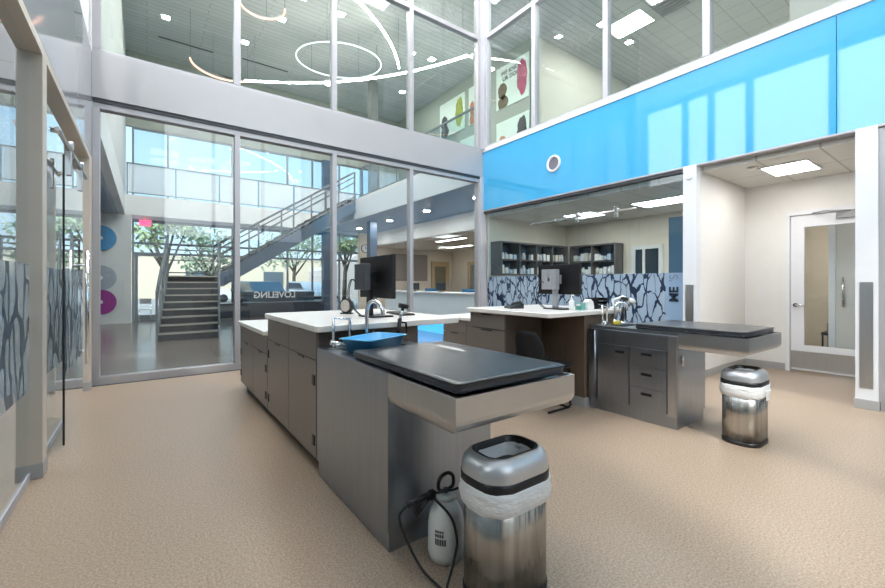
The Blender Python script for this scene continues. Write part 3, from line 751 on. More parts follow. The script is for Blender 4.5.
# ------------------------------------------------------------------ pump sprayer
t = thing('pump_sprayer', (1.156, 1.56, 0), 'white pump sprayer bottle with a black handle on the floor by the near exam table', 'sprayer')
L(t, MB().lathe((0, 0, 0), [(.055, 0), (.078, .006), (.087, .04), (.085, .17), (.078, .215), (.058, .255), (.034, .272), (.03, .285)], 32), 'tank', M_poly)
L(t, MB().lathe((0, 0, .28), [(.045, 0), (.05, .008), (.046, .022), (.02, .026)], 24), 'collar', M_poly)
L(t, MB().cyl((0, 0, .30), (0, 0, .325), .012).tube([(-.03, 0, .32), (-.045, 0, .35), (-.03, 0, .385), (.01, 0, .395), (.04, 0, .375), (.045, 0, .34), (.03, 0, .32)], .009, 8, closed=True, smooth_n=4), 'pump_handle', M_black)
lab_ = MB()
for k in range(5):
    for z0, z1 in ((.100, .128), (.136, .150), (.156, .166)):
        a0 = R(198 + k * 7.5); a1 = a0 + R(5.5)
        if z0 > .13 and k > 3: continue
        P = [(.0872 * math.cos(a0), .0872 * math.sin(a0)), (.0872 * math.cos(a1), .0872 * math.sin(a1)), (.084 * math.cos(a1), .084 * math.sin(a1)), (.084 * math.cos(a0), .084 * math.sin(a0))]
        lab_.prism(P, 'Z', z0, z1)
L(t, lab_, 'print_label', mat('grey print', (92, 94, 98), .6))
L(t, MB().tube([(.07, -.07, .348), (.0, -.055, .338), (-.10, .0, .325)], .006, 8), 'wand', M_black)
L(t, MB().tube([(-.09, -.003, .326), (-.20, .03, .292)], .014, 8).tube([(-.10, -.01, .315), (-.17, .0, .245)], .008, 6).box(-.10, -.07, -.02, .01, .30, .34, .004), 'wand_grip', M_black)
L(t, MB().tube([(-.20, .03, .292), (-.235, .035, .25), (-.22, .0, .16), (-.18, -.06, .05), (-.15, -.14, .008), (-.14, -.22, .006), (-.16, -.22, .006), (-.13, -.18, .01), (-.06, -.13, .05), (-.02, -.11, .13), (-.04, -.095, .24), (-.085, -.02, .31)], .006, 8, smooth_n=7), 'hose', M_black)

# ------------------------------------------------------------------ computers
def workstation(x, y, z, label, wid=.58, hgt=.34, zc=.32, grey=False, rz=0):
    t = thing('computer_monitor', (x, y, z), label, 'monitor', rz=rz)
    L(t, MB().box(-.02, .02, -wid / 2, wid / 2, zc - hgt / 2, zc + hgt / 2, .006), 'casing', M_black)
    L(t, MB().box(.0202, .0215, -wid / 2 + .012, wid / 2 - .012, zc - hgt / 2 + .014, zc + hgt / 2 - .012), 'screen', mat('dark screen', (14, 16, 20), .1))
    L(t, MB().box(-.115, .095, -.13, .13, 0, .014, .006, seg=3), 'stand_base', M_black)
    L(t, MB().box(-.085, -.045, -.03, .03, .014, zc + .03, .006).box(-.05, -.018, -.05, .05, zc - .05, zc + .05, .004), 'stand_neck', M_grey if grey else M_black)
    L(t, MB().box(-.155, -.095, .02 - .10, .02 + .10, zc - .11, zc + .11, .006), 'mini_computer', M_grey if grey else mat('gunmetal', (84, 88, 94), .35, .5))
    if grey: L(t, MB().cyl((-.155, .02, zc), (-.151, .02, zc), .018), 'badge', mat('silver badge', (190, 194, 198), .3, .6))
    for k in range(2):
        s = .03 * k
        L(t, MB().tube([(-.13, .05 + s, zc - .08), (-.17, .12 + s, zc - .02), (-.18, .17 + s, zc - .16), (-.13, .15 + s, .06), (-.10, .1 + s, .012)], .004, 6, smooth_n=6), 'cable', M_black)
    return t
workstation(1.60, 3.16, 1.02, 'black monitor seen from behind on the near worktop', .60, .36, .34)
workstation(3.72, 2.90, 1.02, 'black monitor with a grey mini computer on the second desk', .56, .33, .33, True)
# phone / round speaker on the near desk
t = thing('desk_phone', (1.52, 3.62, 1.02), 'pale round desk speaker with a black rim left of the near monitor', 'phone', rz=R(25)); t.name = 'desk_speaker'
L(t, MB().cyl((-.02, 0, .075), (.02, 0, .075), .07, .07, 28).box(-.04, .04, -.05, .05, 0, .012, .004), 'housing', M_black)
L(t, MB().cyl((-.028, 0, .075), (-.019, 0, .075), .055, .058, 28), 'grille', mat('pale grille', (196, 190, 180), .5, noise=.2, nscale=60))
t = thing('keyboard', (1.90, 3.28, 1.02), 'thin black keyboard on the near worktop right of the monitor', 'keyboard', rz=R(80))
L(t, MB().box(-.2, .2, -.07, .07, 0, .014, .005), 'case', M_black)
L(t, MB().box(-.19, .19, -.06, .06, .014, .018, .001), 'keys', mat('charcoal keys', (48, 46, 46), .6, noise=.5, nscale=70))
# second desk items
t = thing('pump_bottle', (3.62, 2.66, 1.02), 'white pump bottle on the second desk in front of the monitor', 'bottle')
L(t, MB().lathe((0, 0, 0), [(.024, 0), (.027, .006), (.027, .095), (.018, .11), (.011, .115)], 20), 'body', M_poly)
L(t, MB().lathe((0, 0, .115), [(.012, 0), (.012, .02), (.005, .022), (.005, .045)], 12).box(-.006, .03, -.007, .007, .155, .168, .003), 'pump', M_poly)
t = thing('teal_box', (3.80, 2.68, 1.02), 'small teal box right of the white pump bottle', 'box'); t.name = 'tissue_box'
L(t, MB().box(-.035, .035, -.04, .04, 0, .075, .004), 'carton', mat('teal card', (110, 176, 168), .6, noise=.2))
L(t, MB().box(-.036, .036, -.025, .025, .045, .065), 'carton_band', M_white)
t = thing('paper_roll', (3.91, 2.66, 1.02), 'white curved dispenser on the second desk beside the teal box', 'dispenser'); t.name = 'roll_dispenser'
L(t, MB().prism([(-.055, 0), (.055, 0), (.062, .03), (.045, .085), (.0, .115), (-.045, .085), (-.06, .03)], 'Y', -.035, .035), 'housing', M_white)
t = thing('letter_tray', (4.17, 2.73, 1.02), 'black stacked letter tray at the right end of the second desk', 'letter tray')
for k in range(3): L(t, MB().box(-.09, .09, -.08, .08, .004 + .043 * k, .010 + .043 * k).box(-.09, -.085, -.08, .08, 0 + .043 * k, .036 + .043 * k).box(.085, .09, -.08, .08, 0 + .043 * k, .036 + .043 * k).box(-.09, .09, .075, .08, .043 * k, .036 + .043 * k), 'shelf', M_black)
t = thing('desk_phone', (3.42, 3.30, 1.02), 'black desk phone left of the monitor on the second desk', 'phone', rz=R(70))
L(t, MB().prism([(-.08, 0), (.08, 0), (.08, .02), (-.08, .06)], 'X', -.09, .09), 'body', M_black)
L(t, MB().tube([(-.07, -.06, .055), (-.07, -.05, .075), (-.07, .05, .06), (-.07, .06, .045)], .014, 8), 'handset', M_black)
t = thing('desk_lamp', (4.29, 2.58, 1.02), 'white jointed arm at the right end of the second desk', 'lamp', rz=R(140)); t.scale = (1.4, 1.4, 1.4)
L(t, MB().lathe((0, 0, 0), [(.035, 0), (.035, .012), (.01, .02)], 18), 'base', M_white)
L(t, MB().tube([(0, 0, .015), (.01, -.01, .07), (-.08, -.03, .10), (-.14, -.05, .07)], .009, 8), 'arm', M_white)
L(t, MB().cyl((-.14, -.05, .075), (-.17, -.06, .045), .018, .028), 'lamp_shade', M_white)

# ------------------------------------------------------------------ pharmacy room
S('wall_pharmacy_back', B(XB + .13, 13, 6.72, 6.9, 0, 3.5), M_cream, 'cream back wall of the pharmacy')
S('wall_pharmacy_right', B(8.9, 9.0, 2.6, 6.72, 0, 2.95), M_cream, 'cream side wall of the pharmacy')
S('ceiling_pharmacy', B(XB + .13, 8.9, 2.6, 6.72, 2.80, 2.9), M_tile, 'tiled pharmacy ceiling')
S('floor_above_rooms', B(XB + .13, 14, -4.2, 6.74, 2.96, 3.1), M_white)
def wall_shelf(name, along, f, u0, u1, n, label, z0=1.5, z1=2.24, dep=.34):
    t = thing(name, (u0, f, z0) if along == 'X' else (f, u0, z0), label, 'shelf unit')
    def bx(u, v, q0, q1, s0, s1): return B(u, v, f + q0, f + q1, s0, s1) if along == 'X' else B(f + q0, f + q1, u, v, s0, s1)
    bx(u0, u1, dep - .02, dep, z0, z1).build('back_panel', M_shelfi, t)
    bx(u0, u1, 0, dep - .02, z1 - .03, z1).build('top_panel', M_shelf, t)
    bx(u0, u1, 0, dep - .02, z0, z0 + .03).build('bottom_panel', M_shelf, t)
    for k in range(n + 1):
        u = u0 + (u1 - u0 - .03) * k / n
        bx(u, u + .03, 0.002, dep - .02, z0 + .03, z1 - .03).build('divider', M_shelf, t)
        if k < n: bx(u + .03, u + (u1 - u0 - .03) / n, .02, dep - .02, z0 + .33, z0 + .355).build('shelf', M_shelf, t)
    return t
wall_shelf('wall_shelf_unit', 'X', 6.37, 6.22, 8.52, 4, 'grey wall shelves with blue lining along the back of the pharmacy')
wall_shelf('wall_shelf_unit', 'Y', 8.55, 5.12, 6.34, 2, 'grey wall shelves with blue lining on the side wall of the pharmacy')
whites = [mat('white carton', (238, 238, 236), .5), mat('cream carton', (226, 220, 208), .5), mat('pale blue carton', (186, 204, 222), .5)]
wd = ['white', 'cream', 'pale blue']
def carton(x, y, z, k, i, along):
    h = random.uniform(.10, .2); wv = random.uniform(.035, .05)
    if i % 3 == 1:
        mb = MB().lathe((x, y, z), [(wv, 0), (wv, h * .7), (wv * .6, h * .8), (wv * .6, h)], 14)
        nm, ct = 'medicine_bottle', 'bottle'
    else:
        mb = B(x - wv, x + wv, y - wv, y + wv, z, z + h, .003); nm, ct = 'medicine_carton', 'carton'
    o = mb.build(nm, whites[k], None, 'small %s %s standing on the pharmacy shelves %s' % (wd[k], 'bottle' if ct == 'bottle' else 'carton', along), ct, 'small %s %ss on the pharmacy shelves %s' % (wd[k], ct, along), base=(x, y, z))
i = 0
for zz in (1.856, 1.531):
    for col in range(4):
        for q in range(4):
            x = 6.22 + .03 + col * .5675 + .08 + q * .125
            if random.random() < .9: carton(x, 6.47, zz, random.choice((0, 0, 1, 2)), i, 'along the back wall'); i += 1
for zz in (1.856, 1.531):
    for col in range(2):
        for q in range(5):
            y = 5.12 + .03 + col * .595 + .065 + q * .105
            if random.random() < .9: carton(8.66, y, zz, random.choice((0, 0, 1, 2)), i, 'on the side wall'); i += 1
t = thing('base_cabinet', (6.4, 6.2, 0), 'dark blue grey base cabinets under the shelves at the back of the pharmacy', 'cabinet')
B(6.3, 8.85, 6.15, 6.70, .1, .88).build('body', M_cab, t); B(6.28, 8.86, 6.10, 6.70, .88, .92).build('top_board', M_quartz, t); B(6.33, 8.83, 6.2, 6.7, 0, .1).build('plinth', M_black, t)
for k in range(4): front(t, 'door', 6.15, 6.3 + k * .6375, 6.3 + (k + 1) * .6375, .1, .87, M_cab, axis='Y')
t = thing('tall_cabinet', (6.7, 3.0, 0), 'tall slate blue cabinet beside the white pier in the pharmacy', 'cabinet')
B(6.75, 7.55, 2.62, 3.12, .1, 2.36, .003).build('body', M_cab, t); B(6.78, 7.52, 2.64, 3.1, 0, .1).build('plinth', M_black, t)
B(6.73, 6.75, 2.625, 3.115, .11, 2.35).build('door', mat('slate blue door', (92, 126, 148), .3), t)
d = thing('door_5', (8.88, 4.0, 0), 'cream framed dark glass door in the pharmacy side wall', kind='structure')
MB().box(8.84, 8.9, 4.82, 4.90, 0, 2.15).box(8.84, 8.9, 4.22, 4.30, 0, 2.15).box(8.84, 8.9, 4.3, 4.82, 2.07, 2.15).box(8.84, 8.9, 4.60, 4.65, 0, 2.07).build('door_frame', M_white, d)
B(8.87, 8.89, 4.30, 4.82, 0, 2.07).build('pane', mat('dark door glass', (38, 58, 70), .05), d)
# rail for pharmacy sliding door
t = thing('sliding_door_rail', (XB - .04, 4.7, 2.47), 'chrome sliding door rail across the pharmacy glass', 'door rail')
MB().cyl((XB - .04, 5.35, 2.46), (XB - .04, 3.25, 2.46), .016).build('rail', M_chrome, t)
for y in (4.30, 3.58):
    MB().box(XB - .055, XB - .02, y - .028, y + .028, 2.36, 2.53, .003).cyl((XB - .07, y, 2.49), (XB - .01, y, 2.49), .034).build('hanger', M_chrome, t)
MB().cyl((XB - .06, 4.75, 2.46), (XB + .04, 4.75, 2.46), .022).build('rail_bracket', M_chrome, t)

# ceiling lights low rooms
def panel_light(x, y, z, sx, sy, label, m=None, group=None, name='ceiling_light'):
    t = thing(name, (x, y, z), label, 'ceiling light', group)
    L(t, MB().box(-sx / 2, sx / 2, -sy / 2, sy / 2, -.012, .0).box(-sx / 2 + .0, sx / 2, -sy / 2, -sy / 2 + .02, -.02, -.012).box(-sx / 2, sx / 2, sy / 2 - .02, sy / 2, -.02, -.012).box(-sx / 2, -sx / 2 + .02, -sy / 2, sy / 2, -.02, -.012).box(sx / 2 - .02, sx / 2, -sy / 2, sy / 2, -.02, -.012), 'frame', M_wframe)
    L(t, MB().box(-sx / 2 + .02, sx / 2 - .02, -sy / 2 + .02, sy / 2 - .02, -.017, -.0125), 'diffuser', m or M_panel)
    return t
panel_light(6.87, 1.63, 2.84, .66, .50, 'square lit ceiling panel in the doorway recess')
panel_light(7.65, 5.3, 2.80, .6, .7, 'lit ceiling panel at the back of the pharmacy')
panel_light(7.55, 3.55, 2.80, .6, 1.0, 'lit ceiling panel at the front of the pharmacy')
panel_light(9.0, 1.2, 2.70, .6, 1.2, 'lit ceiling panel in the corridor beyond the glazed door')
panel_light(-2.2, 4.5, 2.90, .6, 1.2, 'lit ceiling panel in the room behind the left glass, nearer the far wall')
panel_light(-2.2, 1.0, 2.90, .6, 1.2, 'lit ceiling panel in the room behind the left glass, nearer the camera')
panel_light(8.5, -1.5, 2.96, .6, 1.2, 'lit ceiling panel in the dark room at the right edge')
t = thing('smoke_detector', (6.47, 1.93, 2.84), 'white round smoke detector on the recess ceiling', 'smoke detector')
L(t, MB().lathe((0, 0, 0), [(.06, 0), (.058, -.02), (.035, -.035), (.01, -.037)], 24), 'housing', M_white)
t = thing('wall_sensor', (XB - .02, 2.52, 2.78), 'small white round sensor at the top of the pier by the pharmacy', 'sensor')
L(t, MB().cyl((0, 0, 0), (-.03, 0, 0), .05, .04), 'housing', M_wframe)
t = thing('light_switch', (XD, 2.2, 1.15), 'white light switch plate on the recess wall beside the door', 'light switch')
L(t, MB().box(-.006, 0, -.035, .035, -.055, .055, .002), 'plate', M_wframe); L(t, MB().box(-.010, -.006, -.012, .012, -.025, .025, .001), 'rocker', M_white)
# round vent on the blue band
t = thing('round_vent', (XB, 4.83, 3.51), 'round white vent grille on the blue band', 'vent')
L(t, MB().tube([(-.012, .135 * math.cos(a * PI / 16), .135 * math.sin(a * PI / 16)) for a in range(32)], .022, 8, closed=True), 'rim', M_wframe)
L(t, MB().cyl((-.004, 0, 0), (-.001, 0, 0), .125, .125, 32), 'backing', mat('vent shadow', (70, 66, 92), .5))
g_ = MB()
for k in range(-4, 5):
    hl = math.sqrt(max(.0, .12 ** 2 - (.026 * k) ** 2))
    g_.box(-.014, -.005, -hl, hl, -.004, .004, T=Matrix.Rotation(R(-35), 4, 'X') @ Matrix.Translation((0, 0, .026 * k)))
L(t, g_, 'grille', mat('vent slats', (188, 184, 196), .4))

# ------------------------------------------------------------------ lobby
for z, c, n_ in ((2.78, (36, 140, 200), 'blue'), (1.50, (158, 170, 184), 'pale grey'), (.72, (150, 36, 140), 'purple')):
    t = thing('wall_disc', (-1.20, 17.0, z), '%s round disc on the white lobby wall' % n_, 'wall disc')
    L(t, MB().cyl((0, -.05, 0), (0, 0, 0), .40, .40, 40), 'disc', mat(n_ + ' disc', c, .4, noise=.1)); L(t, MB().cyl((0, -.056, 0), (0, -.05, 0), .06, .06, 24), 'hub', M_wframe)
t = thing('exit_sign', (-.05, 17.6, 3.42), 'red EXIT sign hanging by the lobby entrance', 'exit sign')
L(t, MB().box(-.17, .17, -.03, .03, -.1, .12, .004).cyl((0, 0, .12), (0, 0, .18), .02), 'housing', mat('pink lit face', (236, 150, 170), .4, emit=(240, 90, 130), estr=.8))
text_mesh('EXIT', 'letters', M_red, t, W[t] @ Matrix.Translation((0, -.034, .01)) @ Matrix.Rotation(R(90), 4, 'X'), .17, bold=.004)
# columns
t = thing('steel_column', (6.74, 13.7, 0), 'dark blue square column under the right mezzanine', 'column')
B(6.60, 6.88, 13.56, 13.84, 0, 3.6).build('shaft', M_darkblue, t)
t = thing('steel_column', (6.2, 17.5, 0), 'dark blue column standing by the far windows', 'column')
B(6.32, 6.62, 17.60, 17.9, 0, 3.6).build('shaft', M_darkblue, t); B(6.32, 6.62, 17.6, 17.9, Z2, 6.8).build('shaft', M_darkblue, t)
t = thing('steel_column', (7.4, 15.0, Z2), 'grey square column rising through the lobby behind the large light ring', 'column')
B(7.27, 7.57, 14.85, 15.15, Z2, ZT).build('shaft', mat('grey column', (106, 112, 112), .5), t)

# stairs
st = thing('staircase', (.8, 11.2, 0), 'grey steel staircase turning at a landing up to the mezzanine', 'staircase')
rise, run = .17, .28
xl, xr = .16, 1.44
SH = Matrix(((1, .12, 0, -.12 * 11.2), (0, 1, 0, 0), (0, 0, 1, 0), (0, 0, 0, 1)))     # the lower flight runs slightly askew
def sk(p): return tuple(SH @ Vector(p))
for k in range(9):
    y = 11.2 + run * k; z = rise * (k + 1)
    s_ = B(xl + .04, xr - .04, y, y + run + .02, z - .04, z, 0, SH).build('tread', M_tread, st)
    B(xl + .04, xr - .04, y - .015, y + .035, z - .03, z + .004, 0, SH).build('nosing', M_nose, s_)
    B(xl + .04, xr - .04, y + .02, y + .03, z - rise, z - .04, 0, SH).build('riser', mat('dark stair riser', (74, 76, 80), .3, noise=.2), st)
for x in (xl, xr - .04):
    MB().prism([(11.10, 0), (11.45, 0), (13.5, 1.24), (13.5, 1.60), (11.15, .25)], 'X', x, x + .04, SH).build('stringer', M_stair, st)
zl = rise * 9
x0l = xl + .27; xr = xr + .27
B(x0l, xr + .05, 13.46, 14.95, zl - .20, zl, .003).build('landing', M_tread, st)
for x, y in ((x0l + .1, 14.8), (xr - .1, 14.8), (x0l + .1, 13.6)): B(x - .05, x + .05, y - .05, y + .05, 0, zl - .2).build('landing_post', M_stair, st)
n2 = 16; run2 = (5.94 - xr) / n2
for k in range(n2):
    x = xr + run2 * k; z = zl + (Z2 - zl) * (k + 1) / n2
    s_ = B(x, x + run2 + .02, 13.50, 14.9, z - .04, z).build('tread', M_tread, st)
    B(x + .02, x + .03, 13.50, 14.9, z - .17, z - .04).build('riser', M_tread, st)
sl = (Z2 - zl) / (5.94 - xr)
for y in (13.44, 14.9):
    MB().prism([(xr - .1, zl - .30), (xr + .1, zl - .30), (5.96, Z2 - .42), (5.96, Z2 + .02), (xr - .1, zl + .0)], 'Y', y, y + .06).build('stringer', mat('blue grey stringer', (84, 98, 114), .4, .2), st)
def railing(pts, post_every, name='railing', h=.98, m=None, mids=(.55, .84), parent=None):
    m = m or M_stair
    P = [Vector(p) for p in pts]
    mb = MB()
    for hh in (h,) + tuple(mids):
        mb.tube([p + Vector((0, 0, hh)) for p in P], .03 if hh == h else .018, 8)
    mb.build('handrail', m, parent)
    for a, b in zip(P, P[1:]):
        n = max(1, round((b - a).length / post_every))
        for k in range(n + 1):
            q = a.lerp(b, k / n)
            B(q.x - .022, q.x + .022, q.y - .022, q.y + .022, q.z - .1, q.z + h).build('post', m, parent)
railing([sk((xl + .02, 11.15, .12)), sk((xl + .02, 13.46, zl + .05))], 1.3, parent=st, h=.98, mids=(.70, .35))
railing([sk((xr - .29, 11.25, .12)), sk((xr - .29, 13.46, zl + .05))], 1.3, parent=st, h=.98, mids=(.70,))
railing([(x0l + .03, 13.5, zl), (x0l + .03, 14.9, zl), (xr + .02, 14.9, zl)], 1.4, parent=st, mids=(.12, .5, .82))
railing([(xr + .02, 13.47, zl), (5.95, 13.47, Z2)], 1.15, parent=st, mids=(.12, .62, .82))
railing([(xr + .02, 14.93, zl), (5.95, 14.93, Z2)], 1.15, parent=st, mids=(.12, .62, .82))

# far walkway railing with frosted panels
t = thing('walkway_railing', (3, 17.05, Z2), 'long railing with frosted white panels on the far walkway', 'railing')
MB().box(-.55, 8.9, 17.03, 17.07, Z2 + 1.03, Z2 + 1.07).box(-.55, 8.9, 17.03, 17.07, Z2 + .06, Z2 + .09).build('handrail', M_stair, t)
x = -.55
while x < 8.95:
    B(x, x + .04, 17.02, 17.08, Z2, Z2 + 1.03).build('post', M_stair, t)
    if x + 1.4 < 8.95: B(x + .05, x + 1.3, 17.045, 17.055, Z2 + .09, Z2 + 1.03).build('panel', M_frost, t)
    x += 1.35
t = thing('mezzanine_railing', (6.0, 10, Z2), 'grey railing with glass panels along the right mezzanine', 'railing')
MB().box(6.02, 6.06, YA + .2, 13.3, Z2 + 1.03, Z2 + 1.07).box(6.02, 6.06, YA + .2, 13.3, Z2 + .06, Z2 + .09).build('handrail', M_stair, t)
y = YA + .2
while y < 13.3:
    B(6.02, 6.06, y, y + .04, Z2 + .0, Z2 + 1.03).build('post', M_stair, t)
    B(6.035, 6.043, y + .05, min(y + 1.18, 13.3), Z2 + .09, Z2 + 1.03).build('panel', M_glassb, t)
    y += 1.2
# reception counter
t = thing('reception_counter', (6.1, 9, 0), 'white reception counter glowing blue along its foot', 'reception counter')
B(6.12, 6.55, 7.05, 11.5, .30, 1.05, .004).build('front_panel', mat('pale blue counter front', (236, 245, 250), .3), t)
B(6.06, 6.62, 7.03, 11.55, 1.05, 1.09, .004).build('top_board', M_wframe, t)
B(6.20, 6.5, 7.05, 11.45, 0, .27).build('plinth', mat('blue lit plinth', (110, 190, 236), .4, emit=(60, 165, 235), estr=.9), t)
B(6.13, 6.5, 7.05, 11.45, .27, .298).build('light_strip', M_bglow, t)
def swivel(x, y, rz, label):
    t = thing('swivel_chair', (x, y, 0), label, 'chair', rz=rz)
    L(t, MB().box(-.24, .24, -.24, .24, .46, .54, .03), 'seat', mat('blue upholstery', (38, 110, 160), .6))
    L(t, MB().box(-.24, .24, .20, .26, .62, 1.15, .03), 'backrest', MATS['blue upholstery'])
    L(t, MB().cyl((0, 0, .08), (0, 0, .46), .03), 'gas_lift', M_blackm)
    for k in range(5):
        a = k * 2 * PI / 5; L(t, MB().tube([(0, 0, .09), (.28 * math.cos(a), .28 * math.sin(a), .05)], .018, 6).ball((.28 * math.cos(a), .28 * math.sin(a), .03), .03), 'leg', M_black)
    return t
swivel(7.6, 9.25, R(-60), 'blue swivel chair behind the reception counter, right of the door frame')
swivel(7.9, 11.7, R(-60), 'blue swivel chair behind the reception counter, nearer the column')
for k, (y, lab) in enumerate(((8.9, 'desk monitor on the reception counter nearest the treatment room'), (10.2, 'desk monitor on the reception counter nearest the column'))):
    t = thing('desk_monitor', (6.42, y, 1.09), 'small black ' + lab, 'monitor')
    L(t, MB().box(-.02, .02, -.2, .2, .04, .24, .004), 'casing', M_black); L(t, MB().box(-.06, .06, -.08, .08, 0, .01).box(-.01, .01, -.02, .02, .01, .06), 'stand', M_black)
# door frames and panel at back of reception
d = thing('door_6', (12.2, 17, 0), 'tan framed door at the back of the reception', kind='structure')
MB().box(11.65, 11.85, 16.93, 17.0, 0, 2.45).box(12.55, 12.75, 16.93, 17.0, 0, 2.45).box(11.85, 12.55, 16.93, 17, 2.2, 2.45).build('door_frame', mat('tan frame', (204, 176, 132), .5), d)
B(11.85, 12.55, 16.96, 17.0, 0, 2.2).build('leaf', mat('olive glass leaf', (130, 122, 96), .3), d)
d = thing('door_7', (13, 15, 0), 'grey doorway in the right wall of the reception', kind='structure')
MB().box(12.93, 13.0, 14.6, 14.75, 0, 2.4).box(12.93, 13.0, 15.5, 15.65, 0, 2.4).box(12.93, 13, 14.75, 15.5, 2.25, 2.4).build('door_frame', mat('tan frame', (204, 176, 132), .5), d)
B(12.96, 13.0, 14.75, 15.5, 0, 2.25).build('leaf', mat('grey leaf', (138, 134, 124), .4), d)
t = thing('acoustic_panel', (10.4, 16.95, 1.9), 'large taupe wall panel left of the tan door frame', 'wall panel')
B(9.4, 11.4, 16.94, 16.99, 1.45, 2.75).build('panel', mat('taupe fabric', (158, 148, 140), .9, noise=.1, nscale=30), t)
t = thing('wall_clock', (8.0, 16.96, 2.9), 'round clock on the wall right of the far windows', 'clock')
L(t, MB().cyl((0, -.04, 0), (0, 0, 0), .2, .2, 32), 'rim', M_stair); L(t, MB().cyl((0, -.045, 0), (0, -.04, 0), .17, .17, 32), 'dial', M_wframe)
L(t, MB().box(-.01, .01, -.05, -.045, 0, .13).box(0, .09, -.05, -.045, -.008, .008), 'hands', M_black)
# reception pendants / linear lights
for k, (x, y) in enumerate(((9.4, 9.6), (9.4, 12.4), (11.4, 11.0), (11.4, 14.4))):
    panel_light(x, y, 3.0, .25, 1.8, 'linear warm ceiling light over the reception, %s' % ('front left', 'front right', 'middle', 'rear')[k] if False else 'linear ceiling light over the reception', group='linear lights over the reception', name='linear_light')
for k, (x, y) in enumerate(((7.1, 8.2), (7.1, 10.6), (7.1, 13.0), (7.1, 15.6))):
    t = thing('downlight', (x, y, 3.6), 'round downlight in the blue grey soffit over the reception counter', 'downlight', 'downlights in the mezzanine soffit')
    L(t, MB().cyl((0, 0, -.012), (0, 0, 0), .12, .12, 24), 'trim_ring', M_wframe); L(t, MB().cyl((0, 0, -.016), (0, 0, -.012), .095, .095, 24), 'lens', M_down)
# lobby ceiling lights
dl = None
for (x, y) in ((.47, 15.08), (2.69, 15.06), (3.38, 13.08), (4.76, 11.78), (6.2, 9.0), (1.6, 11.4), (4.1, 8.6), (7.6, 12.3), (8.4, 12.2), (1.2, 8.6), (6.0, 16.2), (8.8, 15.0)):
    if dl is None:
        dl = thing('downlight', (x, y, ZT), 'small square downlight in the plank ceiling of the lobby', 'downlight', 'square downlights in the lobby ceiling')
        L(dl, MB().box(-.13, .13, -.13, .13, -.015, 0), 'trim_ring', M_wframe); L(dl, MB().box(-.09, .09, -.09, .09, -.02, -.015), 'lens', M_down)
    else: dup(dl, (x, y, ZT))
for k, (x, y, a, b) in enumerate(((1.1, 16.4, .07, 1.6), (3.6, 16.2, .07, 1.6), (.0, 13.6, .16, 1.0))):
    t = thing('slot_diffuser', (x, y, ZT), ('long black air slot in the lobby ceiling at the left', 'long black air slot in the lobby ceiling near the middle', 'short double black air slot in the lobby ceiling above the left wall')[k], 'air slot')
    L(t, MB().box(-b / 2, b / 2, -a / 2, a / 2, -.012, 0) if k < 2 else MB().box(-.2, -.06, -b / 2, b / 2, -.012, 0).box(.06, .2, -b / 2, b / 2, -.012, 0), 'slot', M_black)
# ring lights
def arc_light(name, cx_, cy_, z, r, a0, a1, m, label, rad=.024, tilt=0):
    t = thing(name, (cx_, cy_, z), label, 'ring light')
    n = 48; closed = abs(a1 - a0) >= 360
    P = [(r * math.cos(R(a0 + (a1 - a0) * k / n)), r * math.sin(R(a0 + (a1 - a0) * k / n)), tilt * (.45 * r * math.cos(R(a0 + (a1 - a0) * k / n)) + .89 * r * math.sin(R(a0 + (a1 - a0) * k / n)))) for k in range(n + (0 if closed else 1))]
    L(t, MB().tube(P, rad, 8, closed=closed), 'light_tube', m)
    L(t, MB().tube([(p[0], p[1], p[2] + rad * 1.3) for p in P], rad * .8, 6, closed=closed), 'ring_body', M_aluw)
    for f in (.04, .5, .96) if not closed else (0, .33, .67):
        p = P[int(f * (len(P) - 1))]
        L(t, MB().cyl((p[0], p[1], p[2]), (p[0], p[1], ZT - z), .005, n=6), 'hanging_cable', M_stair)
    return t
def ang(cx_, cy_, x, y): return math.degrees(math.atan2(y - cy_, x - cx_))
arc_light('arc_light', -1.73, 5.64, 8.0, 9.98, ang(-1.73, 5.64, 7.57, 9.18), ang(-1.73, 5.64, 2.62, 14.67), M_led, 'long warm white arc of light hanging low across the lobby windows')
arc_light('arc_light', 1.13, 14.53, 8.0, 6.29, ang(1.13, 14.53, 6.32, 10.98), ang(1.13, 14.53, 1.9, 8.3), M_led, 'steep warm white arc of light ending beside the grey column')
arc_light('ring_light', 5.05, 12.6, 8.5, 1.33, 0, 360, mat('soft led strip', (240, 244, 246), .5, emit=(235, 240, 245), estr=1.1), 'complete pale ring light in front of the grey column', .017, .11)
arc_light('arc_light', 2.0, 13.99, 8.0, .98, 42, 171, M_ledo, 'small copper toned arc light at the left of the upper glass', .025)
arc_light('arc_light', 2.25, 10.45, 8.0, .5, -20, 154, M_ledo, 'small copper toned arc light above the second glass bay', .02)
